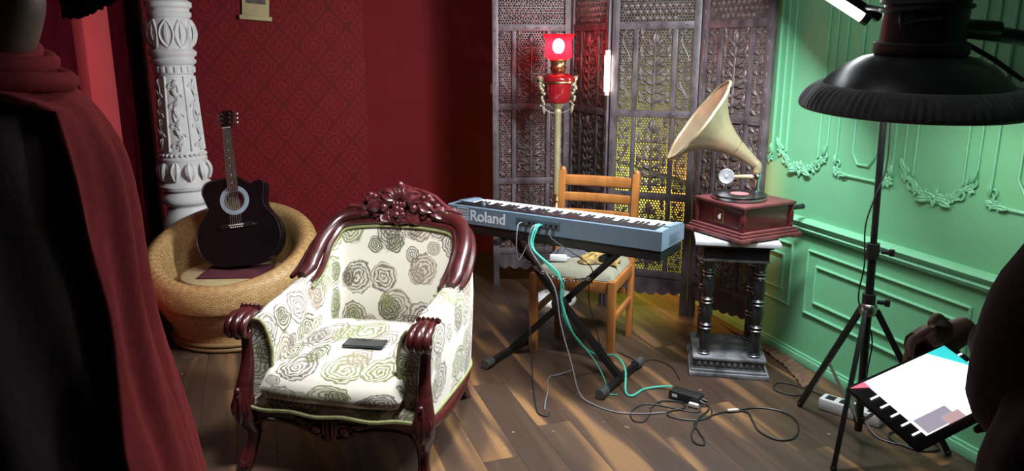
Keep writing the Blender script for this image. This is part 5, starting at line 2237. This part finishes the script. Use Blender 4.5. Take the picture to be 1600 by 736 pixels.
def person_right():
    loc = (.993, .438, 0)
    rz = R(-18.7)
    # local: x right, y forward
    V = [(0, 0, .92), (0, 0, 1.08), (0, 0, 1.22), (0, 0, 1.33), (0, .01, 1.39), (0, .02, 1.46),
         (.09, 0, .86), (.10, 0, .48), (.10, -.02, .08), (.11, .11, .035),
         (-.09, 0, .86), (-.10, 0, .48), (-.10, -.02, .08), (-.11, .11, .035),
         (.14, 0, 1.28), (.21, .0, 1.06), (.20, .20, .98), (.16, .38, .955),
         (-.14, 0, 1.28), (-.12, .17, 1.12), (-.03, .31, 1.06), (.055, .545, 1.062)]
    E = [(0, 1), (1, 2), (2, 3), (3, 4), (4, 5), (0, 6), (6, 7), (7, 8), (8, 9), (0, 10), (10, 11), (11, 12), (12, 13), (3, 14), (14, 15), (15, 16), (16, 17), (3, 18), (18, 19), (19, 20), (20, 21)]
    Rr = [(.13, .11), (.11, .10), (.11, .09), (.07, .06), .050, .05, .085, .06, .045, .035, .085, .06, .045, .035, .05, .042, .035, .028, .05, .042, .035, .026]
    o = skin_body('person', V, E, Rr, 'skin', loc, rz)
    tag(o, 'person in a dark maroon jacket holding the lit tablet at the right edge', 'person')
    hc = (0, .05, 1.55)
    g = head_mesh((0, 0, 0))
    g.xf(Matrix.Translation(hc) @ Matrix.Rotation(R(90), 4, 'Z'))
    g.build('head', 'skin', o, smooth=80)
    g = G()

    def hf(u, v):
        a = TAU * u
        back = math.sin(a) < .35
        p = PI / 2 - PI * (.66 if back else .3) * v
        k = 1.1 + .03 * math.sin(u * 60 + 3 * math.sin(v * 11))
        return Vector((hc[0] + .08 * k * math.cos(p) * math.cos(a), hc[1] + .1 * k * math.cos(p) * math.sin(a), hc[2] + .005 + .12 * k * math.sin(p)))
    g.grid(hf, 40, 16)
    g.build('hair', 'hair', o, smooth=60)
    g = G()
    for sg in (-1, 1):
        g.ball((sg * .032, hc[1] + .082, hc[2] + .012), .011, 8, 6)
    g.build('eye', 'eye_white', o)
    # jacket body
    zs = [1.40, 1.36, 1.32, 1.25, 1.15, 1.05, .95, .80, .62]
    rx = [.07, .13, .195, .245, .28, .295, .30, .30, .30]
    ry = [.07, .09, .115, .135, .14, .14, .145, .15, .155]
    K = 4
    zz, xx, yy = (lerp_list(q, K) for q in (zs, rx, ry))
    g = G()

    def jf(u, v):
        i = min(int(round(v * (len(zz) - 1))), len(zz) - 1)
        a = TAU * u
        k = 1 + .02 * math.sin(a * 9 + 6 * v) + .012 * math.sin(v * 40 + 3 * math.sin(a * 2))
        return Vector((xx[i] * k * math.cos(a), yy[i] * k * math.sin(a), zz[i]))
    g.grid(jf, 56, len(zz) - 1)
    j = g.build('jacket', 'garment_dark_and_shaded', o, smooth=80)
    # sleeves
    for pts, rr in (([(-.08, -.01, 1.33), (-.15, 0, 1.34), (-.195, .03, 1.285), (-.15, .14, 1.14), (-.05, .29, 1.07), (.0, .42, 1.062), (.03, .50, 1.062)], [.05, .085, .088, .08, .064, .052, .045]),
                    ([(.08, -.01, 1.33), (.15, 0, 1.33), (.205, .0, 1.22), (.22, .01, 1.05), (.20, .20, .985), (.17, .34, .96)], [.05, .08, .08, .07, .058, .046])):
        g = G().tube(spline(pts, 6), lerp_list(rr, 6), 16)
        g.build('sleeve', 'garment_dark_and_shaded', o, smooth=80)
    for sg in (-1, 1):
        g = G().tube(spline([(sg * .10, 0, .84), (sg * .105, 0, .5), (sg * .105, -.02, .06)], 6), lerp_list([.115, .09, .08], 6), 16)
        g.build('trouser_leg', 'garment_dark_and_shaded', o, smooth=80)
        G().box((sg * .108, .05, .035), (.095, .26, .07), bev=.025).build('shoe', 'black_plastic', o)
    # hands on the tablet: work in world space then bring into the body frame
    inv = (Matrix.Translation(loc) @ Matrix.Rotation(rz, 4, 'Z')).inverted()
    i3 = inv.to_3x3()
    # the near hand reaches round the far edge, the other lies under the tablet
    g = G()
    w1 = TT + ex * .060 - ey * .024 - nz * .026
    hand(g, inv @ w1, i3 @ (-ex), i3 @ (nz * .9 - ey * .3), i3 @ (-ey * .95 + nz * .2), .5)
    g.build('hand', 'skin', o, smooth=70)
    g = G()
    w2 = TL + ex * (LX + .06) + ey * (LY * .8) - nz * .034
    hand(g, inv @ w2, i3 @ (-ex), i3 @ (ey), i3 @ (-nz), .05)
    g.build('hand', 'skin', o, smooth=70)


person_right()
